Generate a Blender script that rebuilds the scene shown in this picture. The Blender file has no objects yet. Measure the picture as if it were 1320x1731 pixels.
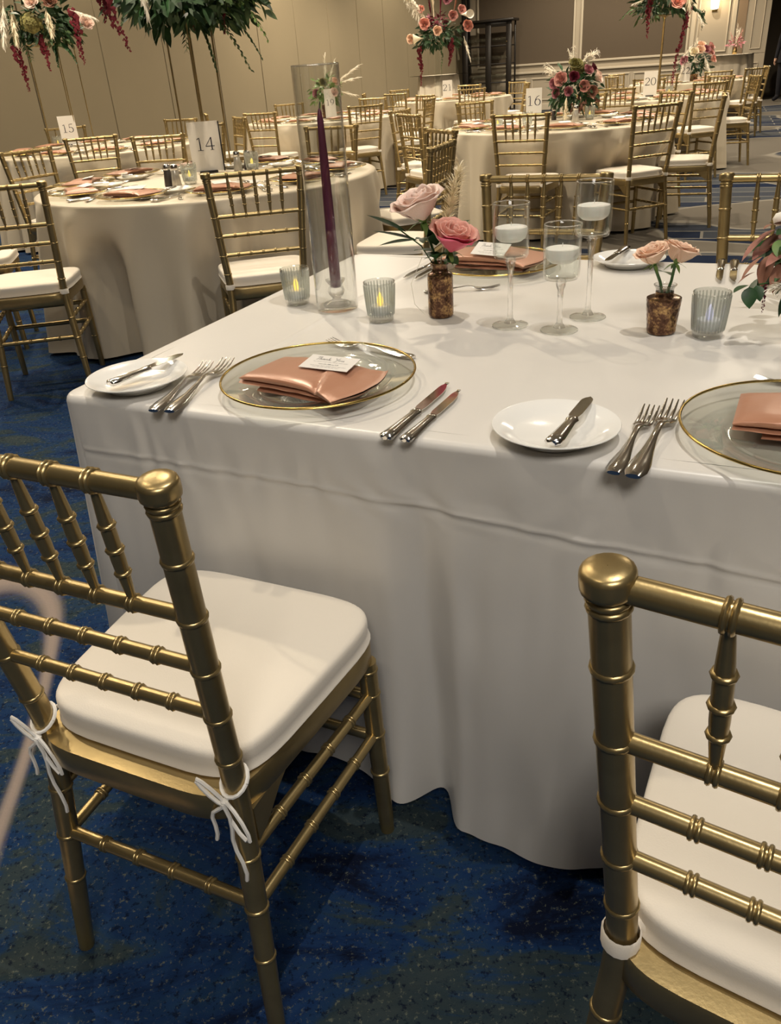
import bpy, math, random
from mathutils import Vector, Matrix, noise
sin, cos, pi, R = math.sin, math.cos, math.pi, math.radians
random.seed(7)
SC = bpy.context.scene
COL = SC.collection

# ---------------------------------------------------------------- camera
CH, PITCH, ROLL, FPX = 1.2234, R(29.1), R(-4.108), 1341.5
fw = Vector((0, cos(PITCH), -sin(PITCH))); up0 = Vector((0, sin(PITCH), cos(PITCH))); rt0 = Vector((1, 0, 0))
CRT = rt0*cos(ROLL) + up0*sin(ROLL); CUP = -rt0*sin(ROLL) + up0*cos(ROLL)
cam = bpy.data.cameras.new('camera'); camo = bpy.data.objects.new('camera', cam); COL.objects.link(camo)
camo.matrix_world = Matrix(((CRT.x, CUP.x, -fw.x, 0), (CRT.y, CUP.y, -fw.y, 0), (CRT.z, CUP.z, -fw.z, CH), (0, 0, 0, 1)))
cam.sensor_fit = 'VERTICAL'; cam.sensor_height = 36.0; cam.lens = FPX*36.0/1731.0
cam.clip_start = .02; cam.clip_end = 120
SC.camera = camo
SC.cycles.transparent_max_bounces = 32
def proj(p):
    d = Vector(p) - Vector((0, 0, CH)); z = d.dot(fw)
    return (660 + FPX*d.dot(CRT)/z, 865.5 - FPX*d.dot(CUP)/z) if z > .05 else (-9999, -9999)

# ---------------------------------------------------------------- world, lamps, exposure
SC.view_settings.view_transform = 'Standard'; SC.view_settings.look = 'None'
SC.view_settings.exposure = 0.0; SC.view_settings.gamma = 1.0; SC.view_settings.use_curve_mapping = False
W = bpy.data.worlds.new('world'); SC.world = W; W.use_nodes = True
W.node_tree.nodes['Background'].inputs[0].default_value = (1.0, .86, .68, 1)
W.node_tree.nodes['Background'].inputs[1].default_value = .30
WARM = (1.0, .86, .66); WARMW = (1.0, .935, .85)
def spot(x, y, power, size=105, blend=.6, radius=.05, col=WARM, z=4.15):
    l = bpy.data.lights.new('downlight_or_fill_lamp', 'SPOT'); l.energy = power; l.color = col
    l.spot_size = R(size); l.spot_blend = blend; l.shadow_soft_size = radius
    o = bpy.data.objects.new('downlight_or_fill_lamp', l); COL.objects.link(o); o.location = (x, y, z)
    return o
def area(x, y, z, s, power, col=WARM):  # soft fill added under the ceiling; no such panel hangs there
    l = bpy.data.lights.new('fill_area_lamp', 'AREA'); l.energy = power; l.color = col; l.size = s
    o = bpy.data.objects.new('fill_area_lamp', l); COL.objects.link(o); o.location = (x, y, z)
    return o
KEYS = [(.60, 1.02, 178, WARMW, 100), (-1.3, .7, 45, WARM, 105), (1.3, 16.6, 420, WARM, 120), (6.5, 15.4, 420, WARM, 110), (-.9, 4.4, 300, WARM, 120), (1.7, 6.2, 330, WARM, 120), (-2.6, 7.4, 330, WARM, 140),  # the two spots by the cocktail tables are added to brighten their cloths
        (3.2, 9.4, 360, WARM, 130), (-.4, 9.9, 340, WARM, 130), (1.3, 13.3, 380, WARM, 140), (5.0, 12.9, 380, WARM, 140), (4.6, 18.0, 420, WARM, 150),
        (8.2, 16.6, 420, WARM, 150), (-3.0, 11.3, 420, WARM, 150), (-.6, 15.4, 420, WARM, 150), (1.9, 19.4, 420, WARM, 150), (2.9, 2.8, 60, WARM, 100), (-2.2, 3.0, 140, WARM, 105), (4.6, 5.8, 260, WARM, 120),
        (-5.0, 7.0, 420, WARM, 150), (4.6, 21.6, 420, WARM, 150), (7.0, 20.5, 420, WARM, 150), (6.6, 9.6, 300, WARM, 130)]  # spots close to the walls are added fill that brightens them
for x, y, p, c, sz in KEYS: spot(x, y, p, sz, col=c, radius=.02 if y < 3 else .05)
area(.2, -2.3, 4.1, 1.5, 125, WARMW); area(-2.5, 5.5, 4.1, .9, 50); area(4.5, 8.5, 4.1, .9, 80); area(0, 15, 4.1, .9, 120)  # added: first lifts the table skirt from behind the camera, rest is ambient fill

# ---------------------------------------------------------------- tagging
def tag(o, label=None, cat=None, group=None, kind=None):
    if label: o['label'] = label
    if cat: o['category'] = cat
    if group: o['group'] = group
    if kind: o['kind'] = kind
    return o
def empty(name, loc=(0, 0, 0), rz=0, label=None, cat=None, group=None):
    o = bpy.data.objects.new(name, None); COL.objects.link(o); o.empty_display_size = .05
    o.location = loc; o.rotation_euler = (0, 0, rz)
    return tag(o, label, cat, group)
def copy_tree(o, parent=None):
    c = o.copy(); COL.objects.link(c)
    if parent: c.parent = parent; c.matrix_parent_inverse = o.matrix_parent_inverse.copy()
    for ch in [k for k in o.children]: copy_tree(ch, c)
    return c
ORD = ['', 'first', 'second', 'third', 'fourth', 'fifth', 'sixth', 'seventh', 'eighth', 'ninth', 'tenth', 'eleventh', 'twelfth', 'thirteenth', 'fourteenth', 'fifteenth', 'sixteenth']

# ---------------------------------------------------------------- mesh builder
class MB:
    def __init__(s): s.v = []; s.f = []; s.T = Matrix()
    def add(s, vs, fs):
        n = len(s.v); s.v += [tuple(s.T @ Vector(q)) for q in vs]; s.f += [tuple(i+n for i in q) for q in fs]; return s
    def box(s, cx, cy, cz, sx, sy, sz, bev=0.0):
        x, y, z = sx/2, sy/2, sz/2
        if bev <= 0:
            vs = [(cx+a*x, cy+b*y, cz+c*z) for c in (-1, 1) for b in (-1, 1) for a in (-1, 1)]
            return s.add(vs, [(0, 2, 3, 1), (4, 5, 7, 6), (0, 1, 5, 4), (2, 6, 7, 3), (0, 4, 6, 2), (1, 3, 7, 5)])
        loops = []
        def ring(ix, iz):
            X, Y = x-ix, y-ix; b = min(bev, X*.9, Y*.9)
            return [(cx+a, cy+c, cz+iz) for a, c in ((-X+b, -Y), (X-b, -Y), (X, -Y+b), (X, Y-b), (X-b, Y), (-X+b, Y), (-X, Y-b), (-X, -Y+b))]
        vs = ring(bev, -z) + ring(0, -z+bev) + ring(0, z-bev) + ring(bev, z); fs = []
        for k in range(3):
            for i in range(8): fs.append((k*8+i, k*8+(i+1) % 8, k*8+8+(i+1) % 8, k*8+8+i))
        fs += [tuple(range(7, -1, -1)), tuple(range(24, 32))]
        return s.add(vs, fs)
    def lathe(s, prof, seg=24, c=(0, 0, 0), mod=None, cap=True):
        vs = []; fs = []; n = len(prof)
        for k, (r, z) in enumerate(prof):
            for i in range(seg):
                a = 2*pi*i/seg; rr = r*(mod(a, z) if mod else 1); vs.append((c[0]+rr*cos(a), c[1]+rr*sin(a), c[2]+z))
        for k in range(n-1):
            for i in range(seg):
                j = (i+1) % seg; fs.append((k*seg+i, k*seg+j, k*seg+seg+j, k*seg+seg+i))
        if cap:
            if prof[0][0] > 1e-6: fs.append(tuple(range(seg-1, -1, -1)))
            if prof[-1][0] > 1e-6: fs.append(tuple((n-1)*seg+i for i in range(seg)))
        return s.add(vs, fs)
    def tube(s, pts, rad, seg=8, cap=True, flat=1.0, upv=None):
        pts = [Vector(p) for p in pts]; n = len(pts)
        if not hasattr(rad, '__len__'): rad = [rad]*n
        d0 = (pts[1]-pts[0]).normalized(); u = Vector(upv) if upv else (Vector((0, 0, 1)) if abs(d0.z) < .9 else Vector((1, 0, 0)))
        vs = []; fs = []
        for k in range(n):
            d = (pts[min(k+1, n-1)]-pts[max(k-1, 0)]).normalized()
            u = (u - d*u.dot(d)); u = u.normalized() if u.length > 1e-6 else Vector((1, 0, 0)); w = d.cross(u)
            for i in range(seg):
                a = 2*pi*i/seg; vs.append(pts[k] + (w*cos(a) + u*sin(a)*flat)*rad[k])
        for k in range(n-1):
            for i in range(seg):
                j = (i+1) % seg; fs.append((k*seg+i, k*seg+j, k*seg+seg+j, k*seg+seg+i))
        if cap: fs += [tuple(range(seg-1, -1, -1)), tuple((n-1)*seg+i for i in range(seg))]
        return s.add(vs, fs)
    def grid(s, fn, nu, nv, cu=False):
        vs = [fn(i/(nu if cu else nu-1), j/(nv-1)) for j in range(nv) for i in range(nu)]; fs = []
        for j in range(nv-1):
            for i in range(nu if cu else nu-1):
                k = (i+1) % nu; fs.append((j*nu+i, j*nu+k, j*nu+nu+k, j*nu+nu+i))
        return s.add(vs, fs)
    def bamboo(s, a, b, r, rings, seg=10, rr=1.28, hw=.004, ends=None, double=False):
        # straight turned rod a->b with raised rings at the given distances; ends = (r0, r1) taper
        a = Vector(a); b = Vector(b); L = (b-a).length; d = (b-a)/L
        e0, e1 = ends if ends else (r, r)
        def base(t):
            return r if not ends else (r - (r-e0)*max(0, 1-t/(L*.38))**1.3 - (r-e1)*max(0, 1-(L-t)/(L*.38))**1.3)
        n = 9 if ends else 2
        s.tube([a+d*(L*k/(n-1)) for k in range(n)], [base(L*k/(n-1)) for k in range(n)], seg)
        for q in rings:
            for o in ((-hw*.72, hw*.72) if double else (0,)):
                s.ring(a+d*(q+o), d, base(q+o), r*(rr-1)*1.05+.0004, hw*(.62 if double else .72), seg)
        return s
    def ring(s, c, d, r, out, hw, seg=12):
        # a raised bead round a rod
        u = d.orthogonal().normalized(); w = d.cross(u); vs = []; fs = []; m = 5
        for k in range(m):
            t = pi*k/(m-1); rr = r - .0004 + (out+.0004)*sin(t); z = -hw*cos(t)
            for i in range(seg):
                a = 2*pi*i/seg; vs.append(c + d*z + (u*cos(a)+w*sin(a))*rr)
        for k in range(m-1):
            for i in range(seg):
                j = (i+1) % seg; fs.append((k*seg+i, k*seg+j, k*seg+seg+j, k*seg+seg+i))
        return s.add(vs, fs)
    def build(s, name, mat, parent=None, smooth=True, kind=None):
        me = bpy.data.meshes.new(name); me.from_pydata(s.v, [], s.f); me.update()
        if smooth:
            me.polygons.foreach_set('use_smooth', [True]*len(me.polygons))
            try: me.set_sharp_from_angle(angle=R(50))
            except Exception: pass
        me.materials.append(mat)
        o = bpy.data.objects.new(name, me); COL.objects.link(o)
        if parent: o.parent = parent
        if kind: o['kind'] = kind
        return o
def obj_from(me_obj, name, parent=None, loc=(0, 0, 0), rot=(0, 0, 0), scale=(1, 1, 1)):
    o = bpy.data.objects.new(name, me_obj.data if hasattr(me_obj, 'data') else me_obj); COL.objects.link(o)
    if parent: o.parent = parent
    o.location = loc; o.rotation_euler = rot; o.scale = scale
    return o
def nz(x, y, z=0, s=1.0): return noise.noise(Vector((x*s, y*s, z*s)))

# ---------------------------------------------------------------- materials
def lin(c): return tuple((v/255/12.92 if v/255 <= .04045 else ((v/255+.055)/1.055)**2.4) for v in c)
def pmat(name, col, rough=.5, metal=0.0, spec=.5, bump=0.0, bscale=80, vary=0.0, vscale=6, sheen=0.0, emit=None, estr=0, trans=0.0, sss=0.0, coat=0.0):
    m = bpy.data.materials.new(name); m.use_nodes = True; nt = m.node_tree; b = nt.nodes['Principled BSDF']
    c = (*col, 1) if len(col) == 3 else col
    b.inputs['Base Color'].default_value = c; b.inputs['Roughness'].default_value = rough; b.inputs['Metallic'].default_value = metal
    b.inputs['Specular IOR Level'].default_value = spec; b.inputs['Transmission Weight'].default_value = trans
    b.inputs['Sheen Weight'].default_value = sheen; b.inputs['Coat Weight'].default_value = coat
    if sss: b.inputs['Subsurface Weight'].default_value = sss; b.inputs['Subsurface Radius'].default_value = (.01, .005, .004)
    if emit: b.inputs['Emission Color'].default_value = (*emit, 1); b.inputs['Emission Strength'].default_value = estr
    tc = nt.nodes.new('ShaderNodeTexCoord')
    if vary:
        n = nt.nodes.new('ShaderNodeTexNoise'); n.inputs['Scale'].default_value = vscale; n.inputs['Detail'].default_value = 4
        nt.links.new(tc.outputs['Object'], n.inputs['Vector'])
        r = nt.nodes.new('ShaderNodeValToRGB'); e = r.color_ramp.elements
        e[0].position = .3; e[1].position = .7
        e[0].color = tuple(v*(1-vary) for v in c[:3]) + (1,); e[1].color = tuple(min(1, v*(1+vary)) for v in c[:3]) + (1,)
        nt.links.new(n.outputs['Fac'], r.inputs['Fac']); nt.links.new(r.outputs['Color'], b.inputs['Base Color'])
    if bump:
        n = nt.nodes.new('ShaderNodeTexNoise'); n.inputs['Scale'].default_value = bscale; n.inputs['Detail'].default_value = 3
        nt.links.new(tc.outputs['Object'], n.inputs['Vector'])
        k = nt.nodes.new('ShaderNodeBump'); k.inputs['Strength'].default_value = bump; k.inputs['Distance'].default_value = .002
        nt.links.new(n.outputs['Fac'], k.inputs['Height']); nt.links.new(k.outputs['Normal'], b.inputs['Normal'])
    return m
def glassmat(name, tint=(.98, .99, .98), refl=1.0, rough=.02, ior=1.45, haze=None, hazef=0.0):
    # thin-walled glass: clear transmission with a fresnel reflection
    m = bpy.data.materials.new(name); m.use_nodes = True; nt = m.node_tree; nt.nodes.clear()
    o = nt.nodes.new('ShaderNodeOutputMaterial'); mx = nt.nodes.new('ShaderNodeMixShader'); t = nt.nodes.new('ShaderNodeBsdfTransparent')
    g = nt.nodes.new('ShaderNodeBsdfGlossy'); f = nt.nodes.new('ShaderNodeLayerWeight'); f.inputs['Blend'].default_value = .5
    pw = nt.nodes.new('ShaderNodeMath'); pw.operation = 'POWER'; pw.inputs[1].default_value = 3.6
    mul = nt.nodes.new('ShaderNodeMath'); mul.operation = 'MULTIPLY_ADD'; mul.use_clamp = True; mul.inputs[1].default_value = .75*refl; mul.inputs[2].default_value = .035*refl
    t.inputs[0].default_value = (*tint, 1); g.inputs['Roughness'].default_value = rough; g.inputs['Color'].default_value = (1, 1, 1, 1)
    L = nt.links.new
    L(f.outputs['Facing'], pw.inputs[0]); L(pw.outputs[0], mul.inputs[0]); L(mul.outputs[0], mx.inputs[0]); L(t.outputs[0], mx.inputs[1]); L(g.outputs[0], mx.inputs[2])
    if haze:
        d = nt.nodes.new('ShaderNodeBsdfTranslucent'); d.inputs[0].default_value = (*haze, 1)
        m2 = nt.nodes.new('ShaderNodeMixShader'); m2.inputs[0].default_value = hazef
        L(mx.outputs[0], m2.inputs[1]); L(d.outputs[0], m2.inputs[2]); L(m2.outputs[0], o.inputs[0])
    else: L(mx.outputs[0], o.inputs[0])
    return m
def solidglass(name, mixf=.45):
    m = bpy.data.materials.new(name); m.use_nodes = True; nt = m.node_tree; nt.nodes.clear()
    o = nt.nodes.new('ShaderNodeOutputMaterial'); mx = nt.nodes.new('ShaderNodeMixShader'); t = nt.nodes.new('ShaderNodeBsdfTransparent')
    g = nt.nodes.new('ShaderNodeBsdfGlass'); g.inputs['IOR'].default_value = 1.45; g.inputs['Roughness'].default_value = .01
    mx.inputs[0].default_value = mixf; nt.links.new(g.outputs[0], mx.inputs[1]); nt.links.new(t.outputs[0], mx.inputs[2]); nt.links.new(mx.outputs[0], o.inputs[0])
    return m
MT = {}
MT['gold'] = pmat('antique_gold_paint', (.42, .315, .145), .31, .84, .5, bump=.05, bscale=220, vary=.10, vscale=25)
MT['cushion'] = pmat('white_cushion_cloth', (.80, .735, .63), .8, 0, .2, bump=.12, bscale=500, sheen=.2)
MT['tie'] = pmat('white_tie_cord', (.85, .82, .76), .8, 0, .2)
MT['satin'] = pmat('white_satin', (.70, .675, .63), .33, 0, .5, bump=.10, bscale=60, sheen=.15)
MT['linen'] = pmat('beige_satin', (.60, .525, .40), .42, 0, .4, bump=.12, bscale=40, sheen=.1)
MT['cocktail'] = pmat('ivory_cloth', (.74, .66, .53), .6, 0, .3)
MT['copper'] = pmat('copper_satin_napkin', (.47, .222, .13), .32, .10, .5, bump=.1, bscale=90, sheen=.2)
MT['card'] = pmat('white_card', (.74, .71, .66), .7, 0, .3)
MT['ink'] = pmat('dark_ink', (.03, .03, .045), .7, 0, .2)
MT['china'] = pmat('white_china', (.86, .85, .81), .12, 0, .5, coat=.3)
MT['steel'] = pmat('polished_cutlery', (.80, .78, .75), .15, 1.0, .5)
MT['blade'] = pmat('mirror_blade', (.74, .73, .70), .09, 1.0, .5)
MT['goldrim'] = pmat('gold_rim', (.56, .40, .12), .22, 1.0, .5)
MT['thin'] = glassmat('thin_clear_glass')
MT['cyl'] = glassmat('vase_glass', (.975, .98, .975), 1.9)
MT['rib'] = glassmat('moulded_glass_ribs', (.82, .84, .83), 2.4, .08, haze=(.9, .9, .86), hazef=.16)
MT['pinkbrown'] = pmat('faded_pink_petal', (.30, .125, .095), .5, 0, .3, vary=.3, vscale=40)
MT['charger'] = glassmat('charger_glass', (.90, .91, .89), 1.1, .03)
MT['solid'] = solidglass('clear_solid_glass', .52)
MT['ribbed'] = glassmat('ribbed_glass', (.90, .915, .905), 2.2, .05, haze=(.8, .8, .78), hazef=.05)
MT['water'] = glassmat('water', (.985, .99, .99), .45, .0, 1.33)
MT['wax'] = pmat('white_wax', (.86, .83, .78), .45, 0, .4, sss=.15)
MT['burg'] = pmat('burgundy_wax', (.105, .018, .042), .35, 0, .5)
MT['led'] = pmat('tea_light_body', (.85, .84, .86), .5, 0, .4)
MT['flame'] = pmat('tea_light_flame', (.9, .7, .15), .5, 0, .3, emit=(1.0, .62, .08), estr=1.6)
MT['flamec'] = pmat('cool_tea_light_glow', (.8, .8, .95), .5, 0, .3, emit=(.62, .62, 1.0), estr=.45)
MT['stem'] = pmat('green_stem', (.045, .11, .03), .5)
MT['leaf'] = pmat('green_leaf', (.028, .085, .026), .42, 0, .4, vary=.35, vscale=14)
MT['leafl'] = pmat('light_green_leaf', (.13, .22, .05), .5, 0, .4, vary=.35, vscale=14)
MT['leafd'] = pmat('dark_green_foliage', (.022, .055, .02), .55, 0, .3, vary=.4, vscale=12)
MT['fern'] = pmat('fern_green', (.08, .13, .05), .6, 0, .3, vary=.3)
MT['blush'] = pmat('blush_petal', (.86, .66, .57), .55, 0, .3, sss=.12, vary=.08, vscale=30)
MT['coral'] = pmat('coral_petal', (.83, .42, .34), .5, 0, .35, sss=.1, vary=.12, vscale=24)
MT['hotpink'] = pmat('deep_pink_petal', (.66, .11, .17), .5, 0, .35)
MT['peach'] = pmat('peach_petal', (.88, .62, .46), .55, 0, .3, sss=.12, vary=.08, vscale=30)
MT['mauve'] = pmat('mauve_petal', (.42, .16, .19), .55, 0, .3, vary=.15)
MT['dustypink'] = pmat('dusty_pink_petal', (.60, .30, .26), .55, 0, .3, vary=.15)
MT['wine'] = pmat('wine_red_petal', (.13, .013, .03), .55, 0, .3, vary=.2)
MT['amaranth'] = pmat('red_amaranth', (.15, .02, .03), .75, 0, .2, vary=.3, vscale=60)
MT['pampas'] = pmat('cream_pampas', (.92, .82, .62), .85, 0, .15, vary=.1, vscale=30)
MT['pampasw'] = pmat('white_pampas', (.92, .87, .76), .85, 0, .15)
MT['hydrangea'] = pmat('olive_hydrangea', (.22, .20, .07), .7, 0, .2, vary=.35, vscale=60)
MT['bronze'] = pmat('bronze_petal', (.28, .13, .085), .5, 0, .3, vary=.3, vscale=25)
MT['black'] = pmat('black_painted_wood', (.018, .015, .013), .4, 0, .4)
MT['shaker'] = pmat('shaker_glass', (.55, .52, .46), .15, .4, .5)
MT['pepper'] = pmat('pepper', (.05, .04, .035), .4, 0, .5)
MT['wallpart'] = pmat('tan_partition_fabric', (.22, .182, .118), .85, 0, .2, bump=.2, bscale=240, vary=.06, vscale=.6)
MT['seam'] = pmat('dark_seam', (.10, .075, .045), .8)
MT['wallpaint'] = pmat('greige_wall_paint', (.40, .345, .265), .7, 0, .3)
MT['trim'] = pmat('cream_trim_paint', (.52, .46, .36), .5, 0, .35)
MT['fabricpanel'] = pmat('dark_taupe_wall_fabric', (.115, .09, .065), .9, 0, .1, bump=.2, bscale=300)
MT['brownpanel'] = pmat('brown_panel', (.25, .18, .115), .7, 0, .3)
MT['ceil'] = pmat('white_ceiling', (.50, .47, .41), .9)
MT['darkdoor'] = pmat('dark_hall', (.085, .07, .052), .7, 0, .2)
MT['suit'] = pmat('black_suit_cloth', (.012, .012, .016), .8, 0, .2)
MT['skin'] = pmat('skin', (.50, .30, .21), .55, 0, .3, sss=.1)
MT['hair'] = pmat('dark_hair', (.02, .014, .01), .6)
MT['lamp'] = pmat('sconce_glow', (1, .9, .7), .5, 0, .3, emit=(1.0, .78, .48), estr=9)
MT['brass'] = pmat('brass', (.5, .36, .16), .3, 1.0)
MT['plastic'] = pmat('white_plastic', (.6, .56, .5), .5)
def mercury():
    m = pmat('mottled_mercury_glass', (.2, .1, .05), .22, .75, .5); nt = m.node_tree; b = nt.nodes['Principled BSDF']; L = nt.links.new
    tc = nt.nodes.new('ShaderNodeTexCoord'); n = nt.nodes.new('ShaderNodeTexNoise'); n.inputs['Scale'].default_value = 42; n.inputs['Detail'].default_value = 6; n.inputs['Roughness'].default_value = .7
    n2 = nt.nodes.new('ShaderNodeTexNoise'); n2.inputs['Scale'].default_value = 260; n2.inputs['Detail'].default_value = 4
    a = nt.nodes.new('ShaderNodeMath'); a.operation = 'ADD'; mu = nt.nodes.new('ShaderNodeMath'); mu.operation = 'MULTIPLY'; mu.inputs[1].default_value = .45
    r = nt.nodes.new('ShaderNodeValToRGB'); e = r.color_ramp.elements
    e[0].position = .55; e[0].color = (.045, .022, .012, 1); e[1].position = .93; e[1].color = (.62, .40, .17, 1)
    k = r.color_ramp.elements.new(.72); k.color = (.14, .07, .042, 1)
    L(tc.outputs['Object'], n.inputs['Vector']); L(tc.outputs['Object'], n2.inputs['Vector']); L(n2.outputs['Fac'], mu.inputs[0]); L(n.outputs['Fac'], a.inputs[0]); L(mu.outputs[0], a.inputs[1])
    L(a.outputs[0], r.inputs['Fac']); L(r.outputs['Color'], b.inputs['Base Color'])
    return m
MT['mercury'] = mercury()
def carpet():
    m = bpy.data.materials.new('patterned_carpet'); m.use_nodes = True; nt = m.node_tree; b = nt.nodes['Principled BSDF']; L = nt.links.new
    b.inputs['Roughness'].default_value = .95; b.inputs['Specular IOR Level'].default_value = .08
    N = nt.nodes.new
    tc = N('ShaderNodeTexCoord'); mp = N('ShaderNodeMapping'); mp.inputs['Rotation'].default_value = (0, 0, R(22)); L(tc.outputs['Object'], mp.inputs['Vector'])
    # strips of navy / slate / steel blue
    br = N('ShaderNodeTexBrick'); br.inputs['Scale'].default_value = 1.0; br.inputs['Brick Width'].default_value = 1.5; br.inputs['Row Height'].default_value = .28
    br.inputs['Mortar Size'].default_value = .011; br.inputs['Mortar Smooth'].default_value = .1; br.inputs['Bias'].default_value = -.15; br.offset = .37; br.offset_frequency = 2
    br.inputs['Color1'].default_value = (.006, .012, .032, 1); br.inputs['Color2'].default_value = (.075, .08, .082, 1); br.inputs['Mortar'].default_value = (.17, .16, .14, 1)
    L(mp.outputs[0], br.inputs['Vector'])
    # big soft taupe islands with a pale outline
    nb = N('ShaderNodeTexNoise'); nb.inputs['Scale'].default_value = .62; nb.inputs['Detail'].default_value = 1.2; nb.inputs['Distortion'].default_value = .5; L(mp.outputs[0], nb.inputs['Vector'])
    isl = N('ShaderNodeValToRGB'); e = isl.color_ramp.elements; e[0].position = .502; e[0].color = (0, 0, 0, 1); e[1].position = .506; e[1].color = (1, 1, 1, 1); L(nb.outputs['Fac'], isl.inputs['Fac'])
    edge = N('ShaderNodeValToRGB'); e = edge.color_ramp.elements; e[0].position = .492; e[0].color = (0, 0, 0, 1); e[1].position = .520; e[1].color = (0, 0, 0, 1)
    k = edge.color_ramp.elements.new(.500); k.color = (1, 1, 1, 1); k = edge.color_ramp.elements.new(.510); k.color = (1, 1, 1, 1); L(nb.outputs['Fac'], edge.inputs['Fac'])
    far = N('ShaderNodeMixRGB'); L(isl.outputs['Color'], far.inputs['Fac']); L(br.outputs['Color'], far.inputs['Color1']); far.inputs['Color2'].default_value = (.115, .102, .084, 1)
    far2 = N('ShaderNodeMixRGB'); L(edge.outputs['Color'], far2.inputs['Fac']); L(far.outputs['Color'], far2.inputs['Color1']); far2.inputs['Color2'].default_value = (.20, .185, .155, 1)
    # the deep blue part of the carpet: mottled blue and dark teal brush strokes
    ns = N('ShaderNodeTexNoise'); ns.inputs['Scale'].default_value = 3.4; ns.inputs['Detail'].default_value = 9; ns.inputs['Roughness'].default_value = .66; ns.inputs['Distortion'].default_value = 1.2
    mp2 = N('ShaderNodeMapping'); mp2.inputs['Scale'].default_value = (.55, 1.5, 1); mp2.inputs['Rotation'].default_value = (0, 0, R(-20)); L(tc.outputs['Object'], mp2.inputs['Vector']); L(mp2.outputs[0], ns.inputs['Vector'])
    bl = N('ShaderNodeValToRGB'); e = bl.color_ramp.elements; e[0].position = .36; e[0].color = (.004, .007, .02, 1); e[1].position = .66; e[1].color = (.030, .042, .045, 1)
    k = bl.color_ramp.elements.new(.46); k.color = (.008, .026, .082, 1); k = bl.color_ramp.elements.new(.53); k.color = (.011, .032, .078, 1); k = bl.color_ramp.elements.new(.57); k.color = (.022, .036, .044, 1)
    L(ns.outputs['Fac'], bl.inputs['Fac'])
    sp = N('ShaderNodeTexNoise'); sp.inputs['Scale'].default_value = 95; sp.inputs['Detail'].default_value = 4; sp.inputs['Roughness'].default_value = .75; L(tc.outputs['Object'], sp.inputs['Vector'])
    sr = N('ShaderNodeValToRGB'); e = sr.color_ramp.elements; e[0].position = .575; e[0].color = (0, 0, 0, 1); e[1].position = .66; e[1].color = (.8, .8, .8, 1); L(sp.outputs['Fac'], sr.inputs['Fac'])
    near = N('ShaderNodeMixRGB'); L(sr.outputs['Color'], near.inputs['Fac']); L(bl.outputs['Color'], near.inputs['Color1']); near.inputs['Color2'].default_value = (.115, .125, .095, 1)
    sp2 = N('ShaderNodeTexNoise'); sp2.inputs['Scale'].default_value = 70; sp2.inputs['Detail'].default_value = 4; sp2.inputs['Roughness'].default_value = .75
    mp3 = N('ShaderNodeMapping'); mp3.inputs['Location'].default_value = (7, 3, 5); L(tc.outputs['Object'], mp3.inputs['Vector']); L(mp3.outputs[0], sp2.inputs['Vector'])
    sr2 = N('ShaderNodeValToRGB'); e = sr2.color_ramp.elements; e[0].position = .55; e[0].color = (0, 0, 0, 1); e[1].position = .62; e[1].color = (.8, .8, .8, 1); L(sp2.outputs['Fac'], sr2.inputs['Fac'])
    near1 = N('ShaderNodeMixRGB'); L(sr2.outputs['Color'], near1.inputs['Fac']); L(near.outputs['Color'], near1.inputs['Color1']); near1.inputs['Color2'].default_value = (.003, .006, .018, 1)
    # a few pale outlines crossing the blue
    ln = N('ShaderNodeValToRGB'); e = ln.color_ramp.elements; e[0].position = .600; e[0].color = (0, 0, 0, 1); e[1].position = .622; e[1].color = (0, 0, 0, 1)
    k = ln.color_ramp.elements.new(.607); k.color = (1, 1, 1, 1); k = ln.color_ramp.elements.new(.615); k.color = (1, 1, 1, 1); L(nb.outputs['Fac'], ln.inputs['Fac'])
    near2 = N('ShaderNodeMixRGB'); L(ln.outputs['Color'], near2.inputs['Fac']); L(near1.outputs['Color'], near2.inputs['Color1']); near2.inputs['Color2'].default_value = (.27, .22, .19, 1)
    # where one weave gives way to the other: along the aisle line of the room
    sx = N('ShaderNodeSeparateXYZ'); L(tc.outputs['Object'], sx.inputs[0])
    m1 = N('ShaderNodeMath'); m1.operation = 'MULTIPLY'; m1.inputs[1].default_value = .42; L(sx.outputs['X'], m1.inputs[0])
    m2 = N('ShaderNodeMath'); m2.operation = 'MULTIPLY_ADD'; m2.inputs[1].default_value = .26; L(sx.outputs['Y'], m2.inputs[0]); L(m1.outputs[0], m2.inputs[2])
    mr = N('ShaderNodeMapRange'); mr.inputs['From Min'].default_value = 1.25; mr.inputs['From Max'].default_value = 1.75; L(m2.outputs[0], mr.inputs['Value'])
    mix = N('ShaderNodeMixRGB'); L(mr.outputs[0], mix.inputs['Fac']); L(near2.outputs['Color'], mix.inputs['Color1']); L(far2.outputs['Color'], mix.inputs['Color2'])
    L(mix.outputs['Color'], b.inputs['Base Color'])
    bm = N('ShaderNodeBump'); bm.inputs['Strength'].default_value = .5; bm.inputs['Distance'].default_value = .004; L(sp.outputs['Fac'], bm.inputs['Height']); L(bm.outputs['Normal'], b.inputs['Normal'])
    return m
MT['carpet'] = carpet()

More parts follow.
